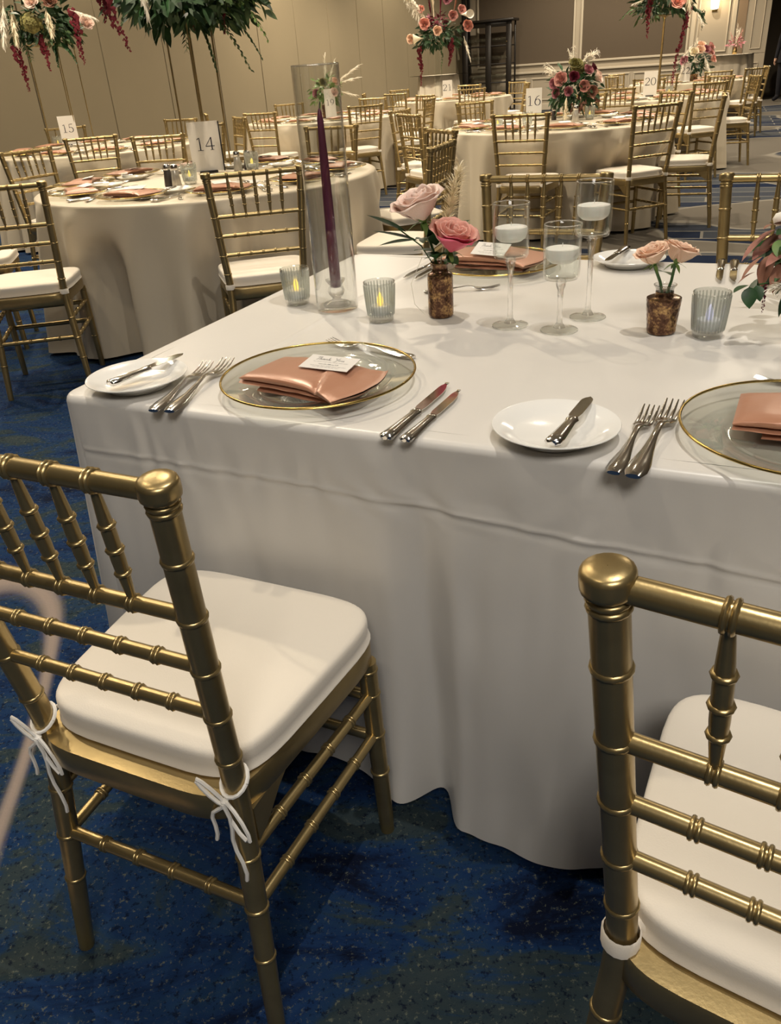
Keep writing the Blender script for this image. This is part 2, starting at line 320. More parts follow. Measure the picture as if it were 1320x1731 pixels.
# ================================================================ the room
KX, KY, RA = 2.905, 24.83, R(-26)
def room(mb, name, mat, parent=None, smooth=False, kind=None):
    o = mb.build(name, mat, parent, smooth)
    if parent is None:
        o.location = (KX, KY, 0); o.rotation_euler = (0, 0, RA); o['kind'] = 'structure'
    elif kind: o['kind'] = kind
    return o
CEIL = 4.3
fl = MB().box(3, 8, -.05, 60, 60, .1).build('floor', MT['carpet'], None, False); fl['kind'] = 'structure'
room(MB().box(8.4, -15.5, CEIL+.05, 17.6, 33, .1), 'ceiling', MT['ceil'])
wl = room(MB().box(-.15, -15.5, CEIL/2, .2, 31.4, CEIL), 'wall_left', MT['seam'])
for k in range(-1, 15):
    y1 = -.12 if k < 0 else -1.37-1.28*k; y0 = y1-(1.25 if k < 0 else 1.28)
    room(MB().box(-.045, (y0+y1)/2, CEIL/2, .05, (y1-y0)-.016, CEIL-.02, .006), 'wall_panel', MT['wallpart'], wl)
room(MB().box(-.045, -25.6, CEIL/2, .05, 8.6, CEIL-.02), 'wall_panel', MT['wallpart'], wl)
wb = room(MB().box(3.72, .12, CEIL/2, 7.64, .24, CEIL), 'wall_back', MT['wallpaint'])
def frame(x0, x1, z0, z1, w, d, y=0):
    mb = MB()
    for a, b_, c, e in ((x0-w, x1+w, z0-w, z0), (x0-w, x1+w, z1, z1+w), (x0-w, x0, z0, z1), (x1, x1+w, z0, z1)):
        mb.box((a+b_)/2, y-d/2, (c+e)/2, b_-a, d, e-c, .008)
    return mb
for x0, x1 in ((.42, 2.94), (3.18, 5.72)):
    room(MB().box((x0+x1)/2, -.006, 2.55, x1-x0, .02, 2.86), 'fabric_panel', MT['fabricpanel'], wb)
    room(frame(x0, x1, 1.12, 3.98, .05, .045), 'panel_frame', MT['trim'], wb)
for x0, x1 in ((5.98, 6.62),): room(frame(x0, x1, 1.12, 3.98, .035, .03), 'panel_frame', MT['trim'], wb)
for x0, x1 in ((.3, 1.7), (1.9, 3.0), (3.15, 4.4), (4.55, 5.7), (5.98, 6.62)):
    room(frame(x0, x1, .27, .74, .03, .025), 'dado_frame', MT['trim'], wb)
room(MB().box(6.93, -.004, CEIL/2, .2, .02, CEIL-.1), 'brown_strip', MT['brownpanel'], wb)
room(frame(7.2, 7.4, .3, .8, .02, .02), 'dado_frame', MT['trim'], wb); room(frame(7.2, 7.4, 1.12, 3.9, .02, .02), 'panel_frame', MT['trim'], wb)
room(MB().box(3.45, -.03, .905, 6.7, .06, .055, .012), 'trim_1', MT['trim'])
room(MB().box(3.72, -.02, .08, 7.6, .04, .16, .01), 'baseboard_back', MT['trim'])
room(MB().box(5.85, -.015, CEIL/2, .10, .03, CEIL-.05, .008), 'trim_2', MT['trim'])
room(MB().box(6.76, -.015, CEIL/2, .10, .03, CEIL-.05, .008), 'trim_3', MT['trim'])
room(MB().box(.0, -.10, CEIL/2, .12, .10, CEIL-.02, .01).box(.14, -.05, CEIL/2, .08, .06, CEIL-.02, .01), 'trim_4', MT['black'])
room(MB().box(12.2, .12, CEIL/2, 5.2, .24, CEIL), 'wall_back_2', MT['wallpaint'])
room(MB().box(8.6, 1.5, CEIL/2, 2.4, .1, CEIL).box(7.45, .86, CEIL/2, .1, 1.24, CEIL), 'wall_hall', MT['darkdoor'])
room(MB().box(8.6, 1.43, .1, 2.3, .03, .2, .01), 'baseboard_hall', MT['darkdoor'])
room(MB().box(17.2, -15.5, CEIL/2, .2, 31.4, CEIL), 'wall_right', MT['wallpaint'])
room(MB().box(8.4, -31.3, CEIL/2, 17.6, .2, CEIL), 'wall_front', MT['wallpaint'])
def rp(x, y): return (KX + x*cos(RA) - y*sin(RA), KY + x*sin(RA) + y*cos(RA))
# sconce, switch plate
p = rp(6.3, 0); t = empty('wall_sconce', (*p, 1.98), RA, 'glowing wall sconce on the cream panel beside the doorway', 'wall lamp')
MB().box(0, -.012, .12, .12, .024, .34, .008).build('back_plate', MT['brass'], t)
MB().lathe([(.05, 0), (.085, .02), (.10, .26), (.09, .27), (.0, .27)], 20, (0, -.12, 0)).build('lamp_shade', MT['lamp'], t)
MB().tube([(0, -.02, .08), (0, -.07, .06), (0, -.12, .03)], .012, 8).build('arm', MT['brass'], t)
l = bpy.data.lights.new('sconce_lamp', 'POINT'); l.energy = 14; l.color = (1, .75, .45); l.shadow_soft_size = .09
lo = bpy.data.objects.new('sconce_lamp', l); COL.objects.link(lo); lo.parent = t; lo.location = (0, -.28, .15)
p = rp(5.58, -.02); t = empty('wall_control_plate', (*p, 2.0), RA, 'small pale control plate on the dark wall panel', 'switch')
MB().box(0, -.008, 0, .12, .016, .15, .004).build('plate', MT['plastic'], t); MB().box(0, -.019, 0, .05, .008, .05, .003).build('button', MT['seam'], t)

# ================================================================ chairs
def lerp(a, b, t): return a+(b-a)*t
def post_xy(z):
    # half width and depth of the rear post at height z
    def raw(q):
        if q < .44: return (lerp(.183, .157, q/.44), lerp(-.205, -.150, q/.44))
        return (lerp(.157, .190, (q-.44)/.47), lerp(-.150, -.200, (q-.44)/.47))
    s = [raw(max(0, min(.92, z+d))) for d in (-.05, -.025, 0, .025, .05)]
    return (sum(k[0] for k in s)/5, sum(k[1] for k in s)/5) if .3 < z < .6 else raw(z)
def rear_post(sx):
    zs = (.0, .03, .1, .2, .29, .36, .39, .41, .43, .45, .47, .49, .52, .60, .70, .80, .886)
    P = lambda z: Vector((sx*post_xy(z)[0], post_xy(z)[1], z))
    def rad(z): return .0155*(.80 + .2*min(1, z/.25))
    mb = MB(); mb.tube([P(z) for z in zs], [rad(z) for z in zs], 16)
    for q in (.155, .245, .335, .507, .584, .662, .739, .817): mb.ring(P(q), (P(q+.004)-P(q-.004)).normalized(), rad(q), .0021, .0034, 16)
    t = P(.886); d = (P(.9)-P(.87)).normalized()
    for q in (.877, .884): mb.ring(P(q), d, .0155, .0022, .0030, 16)
    prof = [(.0152, 0), (.0152, .004), (.0188, .0050), (.0205, .0070), (.0208, .0105), (.0206, .0200), (.0195, .0235), (.0165, .0255), (.009, .0265), (0, .0268)]
    vs = []; u = d.orthogonal().normalized(); w = d.cross(u); fs = []
    for r, z in prof:
        for i in range(20): vs.append(t + d*z + (u*cos(2*pi*i/20) + w*sin(2*pi*i/20))*max(r, .0003))
    for k in range(len(prof)-1):
        for i in range(20): fs.append((k*20+i, k*20+(i+1) % 20, k*20+20+(i+1) % 20, k*20+20+i))
    mb.add(vs, fs); return mb
def front_leg(sx):
    P = lambda z: Vector((sx*lerp(.188, .183, z/.4), lerp(.180, .172, z/.4), z))
    mb = MB(); mb.tube([P(z) for z in (0, .02, .1, .25, .402)], [.0128, .0132, .0142, .0155, .0155], 14)
    for q in (.155, .245, .335, .385): mb.ring(P(q), (P(q+.004)-P(q-.004)).normalized(), .0152, .0021, .0034, 14)
    return mb
def hw_seat(y): return lerp(.170, .204, (y+.16)/.36)
def ring_outline(k, y0, y1, n=5.0, seg=48):
    out = []
    for i in range(seg):
        a = 2*pi*i/seg; c, s_ = cos(a), sin(a)
        yy = (y0+y1)/2 + (y1-y0)/2*k*math.copysign(abs(s_)**(2/n), s_)
        out.append((hw_seat(yy)*k*math.copysign(abs(c)**(2/n), c), yy))
    return out
def cushion_mesh():
    mb = MB(); vs = []; fs = []; seg = 48
    rows = [(.90, .447, 0), (.985, .447, 0), (1.012, .449, 0), (1.008, .452, 0), (.996, .456, 0), (1.0, .466, 0), (1.0, .478, 0), (.996, .4835, 0), (.984, .4872, 0), (.96, .4895, 0), (.88, .492, 0), (.7, .495, 0), (.45, .4975, 0), (.2, .499, 0), (.02, .4995, 0)]
    for k, z, _ in rows:
        for (x, y) in ring_outline(k, -.153, .212, 5.5 if k > .6 else 3.5): vs.append((x, y, z + .0012*nz(x, y, z, 18)*(z > .46)))
    for j in range(len(rows)-1):
        for i in range(seg):
            k = (i+1) % seg; fs.append((j*seg+i, j*seg+k, j*seg+seg+k, j*seg+seg+i))
    fs.append(tuple(range(seg-1, -1, -1))); fs.append(tuple((len(rows)-1)*seg+i for i in range(seg)))
    return mb.add(vs, fs)
def seat_frame_mesh():
    mb = MB(); vs = []; fs = []; seg = 48
    for k, z in ((.93, .402), (.985, .402), (.995, .406), (.995, .440), (.985, .445), (.90, .446)):
        for (x, y) in ring_outline(k, -.184, .207, 7): vs.append((x, y, z))
    for j in range(5):
        for i in range(seg):
            k = (i+1) % seg; fs.append((j*seg+i, j*seg+k, j*seg+seg+k, j*seg+seg+i))
    fs.append(tuple(range(seg-1, -1, -1))); fs.append(tuple(5*seg+i for i in range(seg)))
    mb.add(vs, fs)
    for sx in (-1, 1):   # corner brackets below the side rails
        mb.add([(sx*(.164+dx), y, z) for dx in (-.008, .008) for y, z in ((-.145, .405), (-.145, .345), (-.125, .352), (-.085, .385), (-.05, .405))],
               [(0, 1, 2, 3, 4), (9, 8, 7, 6, 5)] + [(i, (i+1) % 5, 5+(i+1) % 5, 5+i) for i in range(5)])
    return mb
def make_chair(loc, tie):
    t = empty('banquet_chair', loc)
    g = MT['gold']
    for sx in (-1, 1):
        rear_post(sx).build('rear_post', g, t); front_leg(sx).build('leg', g, t)
    seat_frame_mesh().build('seat_frame', g, t)
    c = cushion_mesh().build('cushion', MT['cushion'], t)
    X = lambda z: post_xy(z)[0]-.012; Y = lambda z: post_xy(z)[1]
    s1, s2 = .0534, .0503
    MB().bamboo((-X(.896), Y(.896), .896), (X(.896), Y(.896), .896), .0112, [X(.896)+k*s1 for k in range(-2, 3)], 10, 1.2, .0042, None, True).build('top_rail', g, t)
    MB().bamboo((-X(.739), Y(.739), .739), (X(.739), Y(.739), .739), .0092, [X(.739)+k*s2 for k in range(-2, 3)], 10, 1.22, .004, None, True).build('back_rail', g, t)
    for z in (.662, .584):
        w = X(z); MB().bamboo((-w, Y(z), z), (w, Y(z), z), .0088, [w*2*k/6 for k in range(1, 6)], 10, 1.22, .004, None, True).build('back_rail', g, t)
    for k in range(-2, 3):
        a = (k*s1, Y(.896), .890); b = (k*s2, Y(.739), .742)
        MB().bamboo(a, b, .0078, [.047, .078, .109], 10, 1.28, .0038, (.0045, .0042)).build('spindle', g, t)
    zr = .25; MB().bamboo((-X(zr), Y(zr), zr), (X(zr), Y(zr), zr), .0095, [X(zr)*2*k/5 for k in range(1, 5)], 10, 1.22, .004, None, True).build('stretcher', g, t)
    for z in (.245, .335):
        for sx in (-1, 1):
            a = Vector((sx*post_xy(z)[0], Y(z)+.01, z)); b = Vector((sx*.185, .165, z)); L = (b-a).length
            MB().bamboo(a, b, .0088, [L*k/5 for k in range(1, 5)], 10, 1.22, .004, None, True).build('stretcher', g, t)
        MB().box(0, .176, z-.01, .35, .013, .020, .003).build('front_stretcher', g, t)
    for sx in (-1, 1):
        if tie == 'bow':
            z = .462; x, y = post_xy(z)[0]*sx, post_xy(z)[1]
            mb = MB(); mb.tube([(x+.0175*cos(a), y+.0175*sin(a), z - .012*sin(a+pi)*1) for a in [2*pi*k/16 for k in range(17)]], .0028, 6)
            mb.tube([(x*.93, y+.03, z+.006), (x*.97, y+.018, z+.004)], .003, 6)
            k0 = Vector((x-.004*sx, y-.021, z-.018))
            mb.lathe([(0, -.006), (.005, -.003), (.0055, .002), (0, .006)], 8, tuple(k0))
            for d, h in ((-1, .030), (1, -.052)):
                pts = []
                for q in range(11):
                    a = pi*2*q/10; pts.append(k0 + Vector((d*(.020*(1-cos(a))*.8 + .004*sin(a)), -.006*sin(a/2), h*(1-cos(a))/2 + .011*sin(a))))
                mb.tube(pts, .0027, 6)
            for d, ln in ((-1, .070), (.55, .135)):
                mb.tube([k0 + Vector((d*.022*math.sin(q*1.5)+.004*sin(q*9), -.004-.003*q, -ln*q + (.012*sin(q*pi) if d < 0 else 0))) for q in (0, .15, .3, .45, .6, .75, .9, 1)], .0027, 6)
            mb.build('tie_cord', MT['tie'], c)
        else:
            z = .452; x, y = post_xy(z)[0]*sx, post_xy(z)[1]
            mb = MB(); mb.lathe([(.0175, -.011), (.0195, -.010), (.0200, .008), (.018, .011)], 16, (x, y, z), cap=False)
            mb.box(x*.93, y+.028, z+.004, .022, .03, .02, .003); mb.build('strap', MT['cushion'], c)
    return t
bowchair = make_chair((0, 0, 0), 'bow'); strapchair = make_chair((0, 0, 0), 'strap')
used = {}
def place_chair(proto, M, face, label=None):
    o = proto if proto.name not in used else copy_tree(proto)
    used[proto.name] = 1; used.setdefault(o.name, 1)
    f = R(face); o.location = (M[0]+.20*cos(f), M[1]+.20*sin(f), 0); o.rotation_euler = (0, 0, f-pi/2)
    o['category'] = 'chair'; o['group'] = 'gold banquet chairs'
    if label: o['label'] = label
    return o
place_chair(bowchair, (-.382, .738), 64.2, 'gold bamboo-style chair with bow-tied white cushion at the left front of the white table')
place_chair(strapchair, (.306, .354), 56, 'gold bamboo-style chair cut off at the lower right corner, cushion strapped on')
place_chair(strapchair, (.555, 2.655), -114, 'bright gold chair back behind the white table, seen between the candle glasses')
place_chair(strapchair, (1.185, 2.30), -112, 'bright gold chair behind the white table at the right edge, above the flowers')
CH_T = {
 14: [(-1.53, 3.55, 100), (-.45, 3.45, 101), (-2.25, 5.86, -33), (-2.35, 4.45, 12), (-1.5, 6.45, -96), (-.22, 6.09, -113), (.36, 4.02, 159), (.44, 5.0, 200)],
 15: [(-2.14, 6.95, 110), (-1.30, 7.62, 155), (-1.2, 8.70, 203), (-3.1, 9.3, -68), (-1.9, 9.33, -113)],
 19: [(-1.78, 10.2, 12), (-1.08, 9.4, 62), (-.96, 11.9, -69), (.04, 9.42, 114), (.155, 11.75, -117), (.78, 10.14, 159), (.82, 11.4, 210)],
 21: [(.05, 14.2, -5), (.5, 13.0, 50), (1.6, 12.85, 97), (.66, 15.2, -55), (1.87, 15.35, -107), (2.62, 14.95, 212), (2.62, 14.05, 178)],
 16: [(1.06, 5.93, 64), (1.99, 5.93, 112), (2.68, 6.52, 158), (2.68, 7.55, 200), (.33, 7.75, -28), (.36, 6.93, 22), (1.06, 8.32, -66), (2.1, 8.33, -113)],
 20: [(2.62, 9.16, 58), (3.53, 8.97, 105), (4.42, 9.98, 171), (4.36, 10.78, 206), (3.72, 11.5, -107)],
 22: [(3.9, 13.9, 12), (4.4, 12.95, 52), (5.1, 12.72, 92), (5.72, 12.95, 116), (6.22, 13.68, 166), (3.75, 14.75, -20), (4.35, 15.2, -55)]}
WORDN = {14: 'fourteen', 15: 'fifteen', 16: 'sixteen', 19: 'nineteen', 20: 'twenty', 21: 'twenty-one', 22: 'twenty-two'}
TBL = {14: (-.86, 4.73), 15: (-2.42, 8.1), 19: (-.45, 10.56), 21: (1.45, 14.08), 16: (1.56, 7.08), 20: (3.25, 10.2), 22: (5.2, 14.1)}
for n, lst in CH_T.items():
    os_ = [(proj((x, y, .8))[0], place_chair(strapchair, (x, y), f)) for x, y, f in lst]
    for k, (_, o) in enumerate(sorted(os_, key=lambda q: q[0])):
        o['label'] = 'gold chair with white cushion, %s from the left around table %s' % (ORD[k+1], WORDN[n])

# ================================================================ the white head table
TP = Vector((-.572, 1.341)); TA = R(-26.2); TU = Vector((cos(TA), sin(TA))); TV = Vector((-sin(TA), cos(TA)))
TW, TD, TZ = 2.44, 1.19, .760
def tw(u, v): q = TP + TU*u + TV*v; return (q.x, q.y)
def hem(s, d, side):
    # outward push of the skirt at depth d below the edge; s = metres along that side
    k = d/.74
    if side == 'front':
        o = .016*k + .020*k**1.4*sin(s*9.1+.6) + .010*k*sin(s*21+1.1)
        o -= .055*k**.9*math.exp(-((s-.69)/.035)**2); o += .020*k*math.exp(-((s-.745)/.025)**2) + .016*k*math.exp(-((s-.62)/.04)**2); o -= .018*k*math.exp(-((s-.36)/.04)**2) - .014*k*math.exp(-((s-.25)/.05)**2); o += .032*k**1.3*math.exp(-((s-.96)/.15)**2) + .012*k*math.exp(-((s-.80)/.05)**2)
        o += .006*math.sin(s*46+3*k)*k*math.exp(-((s-.72)/.12)**2)*1.5
        dc = .095 + .036*(s/1.18)**2
        o += .0022*math.exp(-((d-dc)/.0035)**2) - .0014*math.exp(-((d-dc-.009)/.006)**2)
        o += .0028*math.exp(-((s-.165)/.012)**2)*math.exp(-((d-.03)/.04)**2) - .003*math.exp(-((s-.183)/.010)**2)*math.exp(-((d-.035)/.05)**2)
        o += .0016*sin(s*75+9*nz(s, d, 0, 9))*math.exp(-((d-dc)/.035)**2)
        o += .006*nz(s*6, d*3, 3) + .003*nz(s*15, d*7, 8) + .0016*nz(s*34, d*10, 5)
    else:
        o = .018*k + .026*k**1.4*sin(s*11+2) + .012*k*sin(s*25+1) + .003*nz(s*6, d*5, 1)
    return o
def table_cloth():
    mb = MB(); rc = .035; re = .013   # corner and edge radii
    def topz(x, y):
        g = math.exp(-((x-(.238+.016*y))/.0035)**2)*.0026 - math.exp(-((x-(.246+.016*y))/.005)**2)*.0008   # pressed fold line
        g += .0011*nz(x*3, y*3, 2) + .0006*nz(x*9, y*4, 5)
        for (a, b_, r) in ((.78, .50, .06), (.60, .42, .05), (1.02, .55, .07), (.95, .80, .06)):
            w = math.exp(-(((x-a)/r)**2+((y-b_)/(r*.6))**2)); g += .0014*w*sin(x*150+y*60+8*nz(x, y, 0, 7))
        e = min(x, y, TW-x, TD-y); return TZ + g*min(1, max(0, (e-.012)/.03))
    nu, nv = 330, 120
    xs = [rc + (1.5-rc)*i/250 for i in range(251)] + [1.5+(TW-rc-1.5)*i/79 for i in range(1, 80)]
    def top(a, b_):
        x = xs[min(len(xs)-1, int(round(a*(len(xs)-1))))]; y = rc + (TD-2*rc)*b_
        return (*tw(x, y), topz(x, y))
    mb.grid(top, len(xs), nv)
    # border: path round the table at distance rc inside, offset outwards by growing amounts
    path = []   # (x, y, nx, ny, side, s)
    def seg(n, f):
        for i in range(n): path.append(f(i/n))
    seg(420, lambda t: (rc+(TW-2*rc)*(t**1.25), rc, 0, -1, 'front', rc+(TW-2*rc)*(t**1.25)))
    seg(12, lambda t: (TW-rc, rc, sin(t*pi/2), -cos(t*pi/2), 'front', TW-rc+.055*t))
    seg(90, lambda t: (TW-rc, rc+(TD-2*rc)*t, 1, 0, 'right', (TD-2*rc)*t))
    seg(12, lambda t: (TW-rc, TD-rc, cos(t*pi/2), sin(t*pi/2), 'right', TD-2*rc+.055*t))
    seg(160, lambda t: (TW-rc-(TW-2*rc)*t, TD-rc, 0, 1, 'back', (TW-2*rc)*t))
    seg(12, lambda t: (rc, TD-rc, -sin(t*pi/2), cos(t*pi/2), 'back', TW-2*rc+.055*t))
    seg(120, lambda t: (rc, TD-rc-(TD-2*rc)*t, -1, 0, 'left', (TD-2*rc)*t))
    seg(14, lambda t: (rc, rc, -cos(t*pi/2), -sin(t*pi/2), 'left', TD-2*rc+.055*t))
    rows = [(0, 0), (rc-re, 0)] + [(rc-re+re*sin(a), re*(1-cos(a))) for a in (.35, .7, 1.05, 1.35, pi/2)]
    ds = [.02, .035, .05, .065, .078] + [.086+.0032*i for i in range(20)] + [.16, .18, .21, .24, .28, .32, .36, .40, .44, .48, .52, .56, .60, .64, .68, .71, .735]
    rows += [(rc, d) for d in ds]
    n = len(path); vs = []; fs = []
    for off, d in rows:
        for (x, y, nx, ny, side, s_) in path:
            o = off
            if d > .012:
                o += hem(s_, d, side)*min(1, (d-.012)/.03)
                if side == 'left' and s_ > TD-.35: o = off + (o-off)*max(.35, 1-(s_-(TD-.35))/.4)
                if side == 'front' and s_ < .12: o = off + (o-off)*(.6+.4*s_/.12)
                if abs(nx) > .02 and abs(ny) > .02: o += .05*(d/.74)**1.1*min(abs(nx), abs(ny))*1.4
            z = TZ-d
            if d == 0: z = TZ + .0
            if d > .7: z += .022*math.exp(-((s_-.55)/.16)**2)*(side == 'front') + .006*sin(s_*7)
            vs.append((*tw(x+nx*o, y+ny*o), z))
    for j in range(len(rows)-1):
        for i in range(n):
            k = (i+1) % n; fs.append((j*n+i, j*n+n+i, j*n+n+k, j*n+k))
    mb.add(vs, fs)
    return mb
cl = table_cloth().build('tablecloth', MT['satin'])
tag(cl, 'white satin tablecloth to the floor on the long table in the foreground', 'tablecloth')

# ---------------------------------------------------------------- tableware meshes
PLR = [(0, .004), (.048, .004), (.052, .0), (.056, 0), (.058, .004), (.070, .010), (.0875, .0185), (.0885, .0195), (.0880, .0205), (.0865, .0205), (.070, .0135), (.060, .0085), (.055, .0070), (0, .0065)]
def plate_mb(): return MB().lathe(PLR, 48, cap=False)
CHG = [(0, .003), (.075, .003), (.098, .0), (.104, .0005), (.108, .005), (.112, .0085), (.135, .013), (.1645, .0205), (.1645, .0235), (.135, .0165), (.112, .012), (.106, .0095), (.100, .0055), (0, .006)]
def charger_mb(): return MB().lathe(CHG, 72, cap=False)
def rim_mb():
    return MB().lathe([(.1645+.0021*cos(2*pi*k/8), .022+.0021*sin(2*pi*k/8)) for k in range(9)], 72, cap=False)
def fork_parts():
    h = MB(); L = .205
    pts = [(0, 0, .0035), (0, .010, .0038), (0, .03, .0040), (0, .06, .0055), (0, .09, .0095), (0, .115, .0125), (0, .13, .0105), (0, .138, .0075)]
    h.tube(pts, [.0080, .0118, .0115, .0070, .0040, .0036, .0048, .0080], 10, True, .32, (0, 0, 1))
    h.tube([(0, .004, .0055), (0, .05, .0072), (0, .09, .0108)], [.004, .0028, .0016], 6, True, .4, (0, 0, 1))
    t = MB()
    t.tube([(0, .134, .0085), (0, .142, .0062), (0, .155, .0042)], [.0065, .0112, .0118], 10, True, .20, (0, 0, 1))
    for k in (-1.5, -.5, .5, 1.5):
        t.tube([(k*.0060, .150, .0046), (k*.0062, .165, .0036), (k*.0064, .185, .0056), (k*.0066, .205, .0105)], [.0025, .0022, .0019, .0009], 6, True, .6, (0, 0, 1))
    return h, t
def knife_parts(L=.235, hl=.105, butter=False):
    h = MB()
    h.tube([(0, 0, .006), (0, .004, .006), (0, .02, .006), (0, .05, .006), (0, hl-.012, .006), (0, hl-.006, .006), (0, hl-.003, .006), (0, hl+.003, .006), (0, hl+.006, .006)],
           [.0075, .0122, .0112, .0094, .0078, .0090, .0096, .0088, .006], 10, True, .50, (0, 0, 1))
    h.tube([(0, .006, .0095), (0, .05, .0085), (0, hl-.014, .0078)], [.0045, .003, .0022], 6, True, .5, (0, 0, 1))
    b = MB(); w = .0150 if butter else .0135
    out = []
    n = 14
    for i in range(n+1):
        t = i/n; y = hl + (L-hl)*t
        lo = -w*.62*min(1, .55+t*3) if t < .8 else -w*.62*(1-((t-.8)/.2)**2)
        if butter: hi = w*.5*min(1, .55+t*2)*(1 if t < .75 else math.sqrt(max(0, 1-((t-.75)/.25)**2)))
        else: hi = w*.62*min(1, .6+t*3)*(1 if t < .55 else math.sqrt(max(0.0, 1-((t-.55)/.45)**2.2))*1.0) - (w*.62*((t-.55)/.45)**2 if t > .55 else 0)*.9
        out.append((lo, hi, y))
    vs = []; fs = []
    for lo, hi, y in out: vs += [(lo, y, .0058), (hi, y, .0062), (hi, y, .0070), (lo, y, .0076)]
    for i in range(n):
        for k in range(4): fs.append((i*4+k, i*4+(k+1) % 4, i*4+4+(k+1) % 4, i*4+4+k))
    fs += [(3, 2, 1, 0), (n*4, n*4+1, n*4+2, n*4+3)]
    b.add(vs, fs); return h, b
hm, tm = fork_parts(); ME_FH = hm.build('tmp', MT['steel']); ME_FT = tm.build('tmp', MT['steel'])
hm, tm = knife_parts(); ME_KH = hm.build('tmp', MT['steel']); ME_KB = tm.build('tmp', MT['blade'])
hm, tm = knife_parts(.172, .085, True); ME_BH = hm.build('tmp', MT['steel']); ME_BB = tm.build('tmp', MT['blade'])
hm, tm = fork_parts(); hm.v += []; n0 = len(hm.v); hm.f += [tuple(i+n0 for i in f) for f in tm.f]; hm.v += tm.v; ME_F1 = hm.build('tmp', MT['steel'])
hm, tm = knife_parts(); n0 = len(hm.v); hm.f += [tuple(i+n0 for i in f) for f in tm.f]; hm.v += tm.v; ME_K1 = hm.build('tmp', MT['steel'])
hm, tm = knife_parts(.172, .085, True); n0 = len(hm.v); hm.f += [tuple(i+n0 for i in f) for f in tm.f]; hm.v += tm.v; ME_B1 = hm.build('tmp', MT['steel'])
ME_PL = plate_mb().build('tmp', MT['china']); ME_CH = charger_mb().build('tmp', MT['charger']); ME_RM = rim_mb().build('tmp', MT['goldrim'])
tmps = [ME_FH, ME_FT, ME_KH, ME_KB, ME_BH, ME_BB, ME_F1, ME_K1, ME_B1, ME_PL, ME_CH, ME_RM]
DATA = {k: o.data for k, o in zip(('FH', 'FT', 'KH', 'KB', 'BH', 'BB', 'F1', 'K1', 'B1', 'PL', 'CH', 'RM'), tmps)}
for o in tmps: bpy.data.objects.remove(o)
TT = TZ + .0012
def cutlery(kind, end, tip, label, cat, z=TT, tilt=0.0, scale=None, group=None, roll=0.0):
    d = Vector((tip[0]-end[0], tip[1]-end[1])); L = d.length; full = {'fork': .205, 'knife': .235, 'butter_knife': .172}[kind]
    s = scale or L/full
    e = empty({'fork': 'dinner_fork', 'knife': 'dinner_knife', 'butter_knife': 'butter_knife'}[kind], (end[0], end[1], z), 0, label, cat, group)
    e.rotation_mode = 'XYZ'; e.rotation_euler = (tilt, roll, math.atan2(d.y, d.x)-pi/2); e.scale = (s, s, s)
    a, b_ = {'fork': ('FH', 'FT'), 'knife': ('KH', 'KB'), 'butter_knife': ('BH', 'BB')}[kind]
    obj_from(DATA[a], 'handle', e); obj_from(DATA[b_], 'tines' if kind == 'fork' else 'blade', e)
    return e
def plate(loc, label, group=None):
    o = obj_from(DATA['PL'], 'bread_plate', None, loc); return tag(o, label, 'plate', group)
def charger(loc, label, group=None):
    e = empty('charger_plate', loc, 0, label, 'plate', group); obj_from(DATA['CH'], 'glass_disc', e); obj_from(DATA['RM'], 'gold_rim', e); return e
def napkin_mb(w=.20, d=.115, h=.034, seed=0):
    mb = MB()
    # under layers, each a folded slab that sticks out a little in front
    for k, (a, dz, ox, oy, ww) in enumerate(((.0, .010, .012, -.012, .80), (.009, .011, -.01, -.006, .95))):
        mb.grid(lambda s, t, a=a, dz=dz, ox=ox, oy=oy, ww=ww: (
            ox+(s-.5)*w*ww + .002*nz(s*5, t*5, k+seed), oy + .004*nz(s*4, k, 2+seed) + d*.5*ww*(-cos(2*pi*t))*.98,
            a + dz*.5 + dz*.5*sin(2*pi*t) + .0015*nz(s*6, t*3, 7+seed)), 16, 14)
    # the plump upper fold: a smooth closed loop, its right end folded over to a pointed tuck
    def top(s, t):
        c, s_ = cos(2*pi*t), sin(2*pi*t); x = (s-.5)*w*1.05
        hh = h*(.72+.28*sin(pi*min(1, s*1.1+.05))); b0 = .017
        cy = math.copysign(abs(c)**.75, c); y = -cy*d*.5
        z = b0 + (hh-b0)*.5 + (hh-b0)*.5*math.copysign(abs(s_)**.5, s_)
        q = s - .66 - .13*cy              # slanting edge of the tuck
        if s_ > -.2:
            z += .0055*min(1, max(0, q/.02))*math.exp(-max(0, q)/.30) - .0022*math.exp(-(q/.016)**2)
        r = max(0, (s-.66)/.34); y += .010*r*(1 if cy > 0 else -1)*-1 + .012*r*r*cy*-1; z -= .007*r*r
        x += .022*r*r*(1-abs(cy)**1.5)
        e = min(s, (1-s)*1.3)/.05
        if e < 1: z = b0 + .004 + (z-b0-.004)*(.2+.8*math.sqrt(max(0, e)))
        z += .0012*nz(s*3.2, c*2.0, s_+seed) + .0005*nz(s*9, c*6, 4+seed)
        return (x, y, z)
    mb.grid(top, 60, 40)
    return mb
NAP = [napkin_mb(seed=k*3).build('tmp', MT['copper']) for k in range(3)]; NAPD = [o.data for o in NAP]
for o in NAP: bpy.data.objects.remove(o)
def napkin(loc, rz, label, k=0, sc=1.0, group=None):
    o = obj_from(NAPD[k % 3], 'folded_napkin', None, loc, (0, 0, rz), (sc, sc, sc)); return tag(o, label, 'napkin', group)

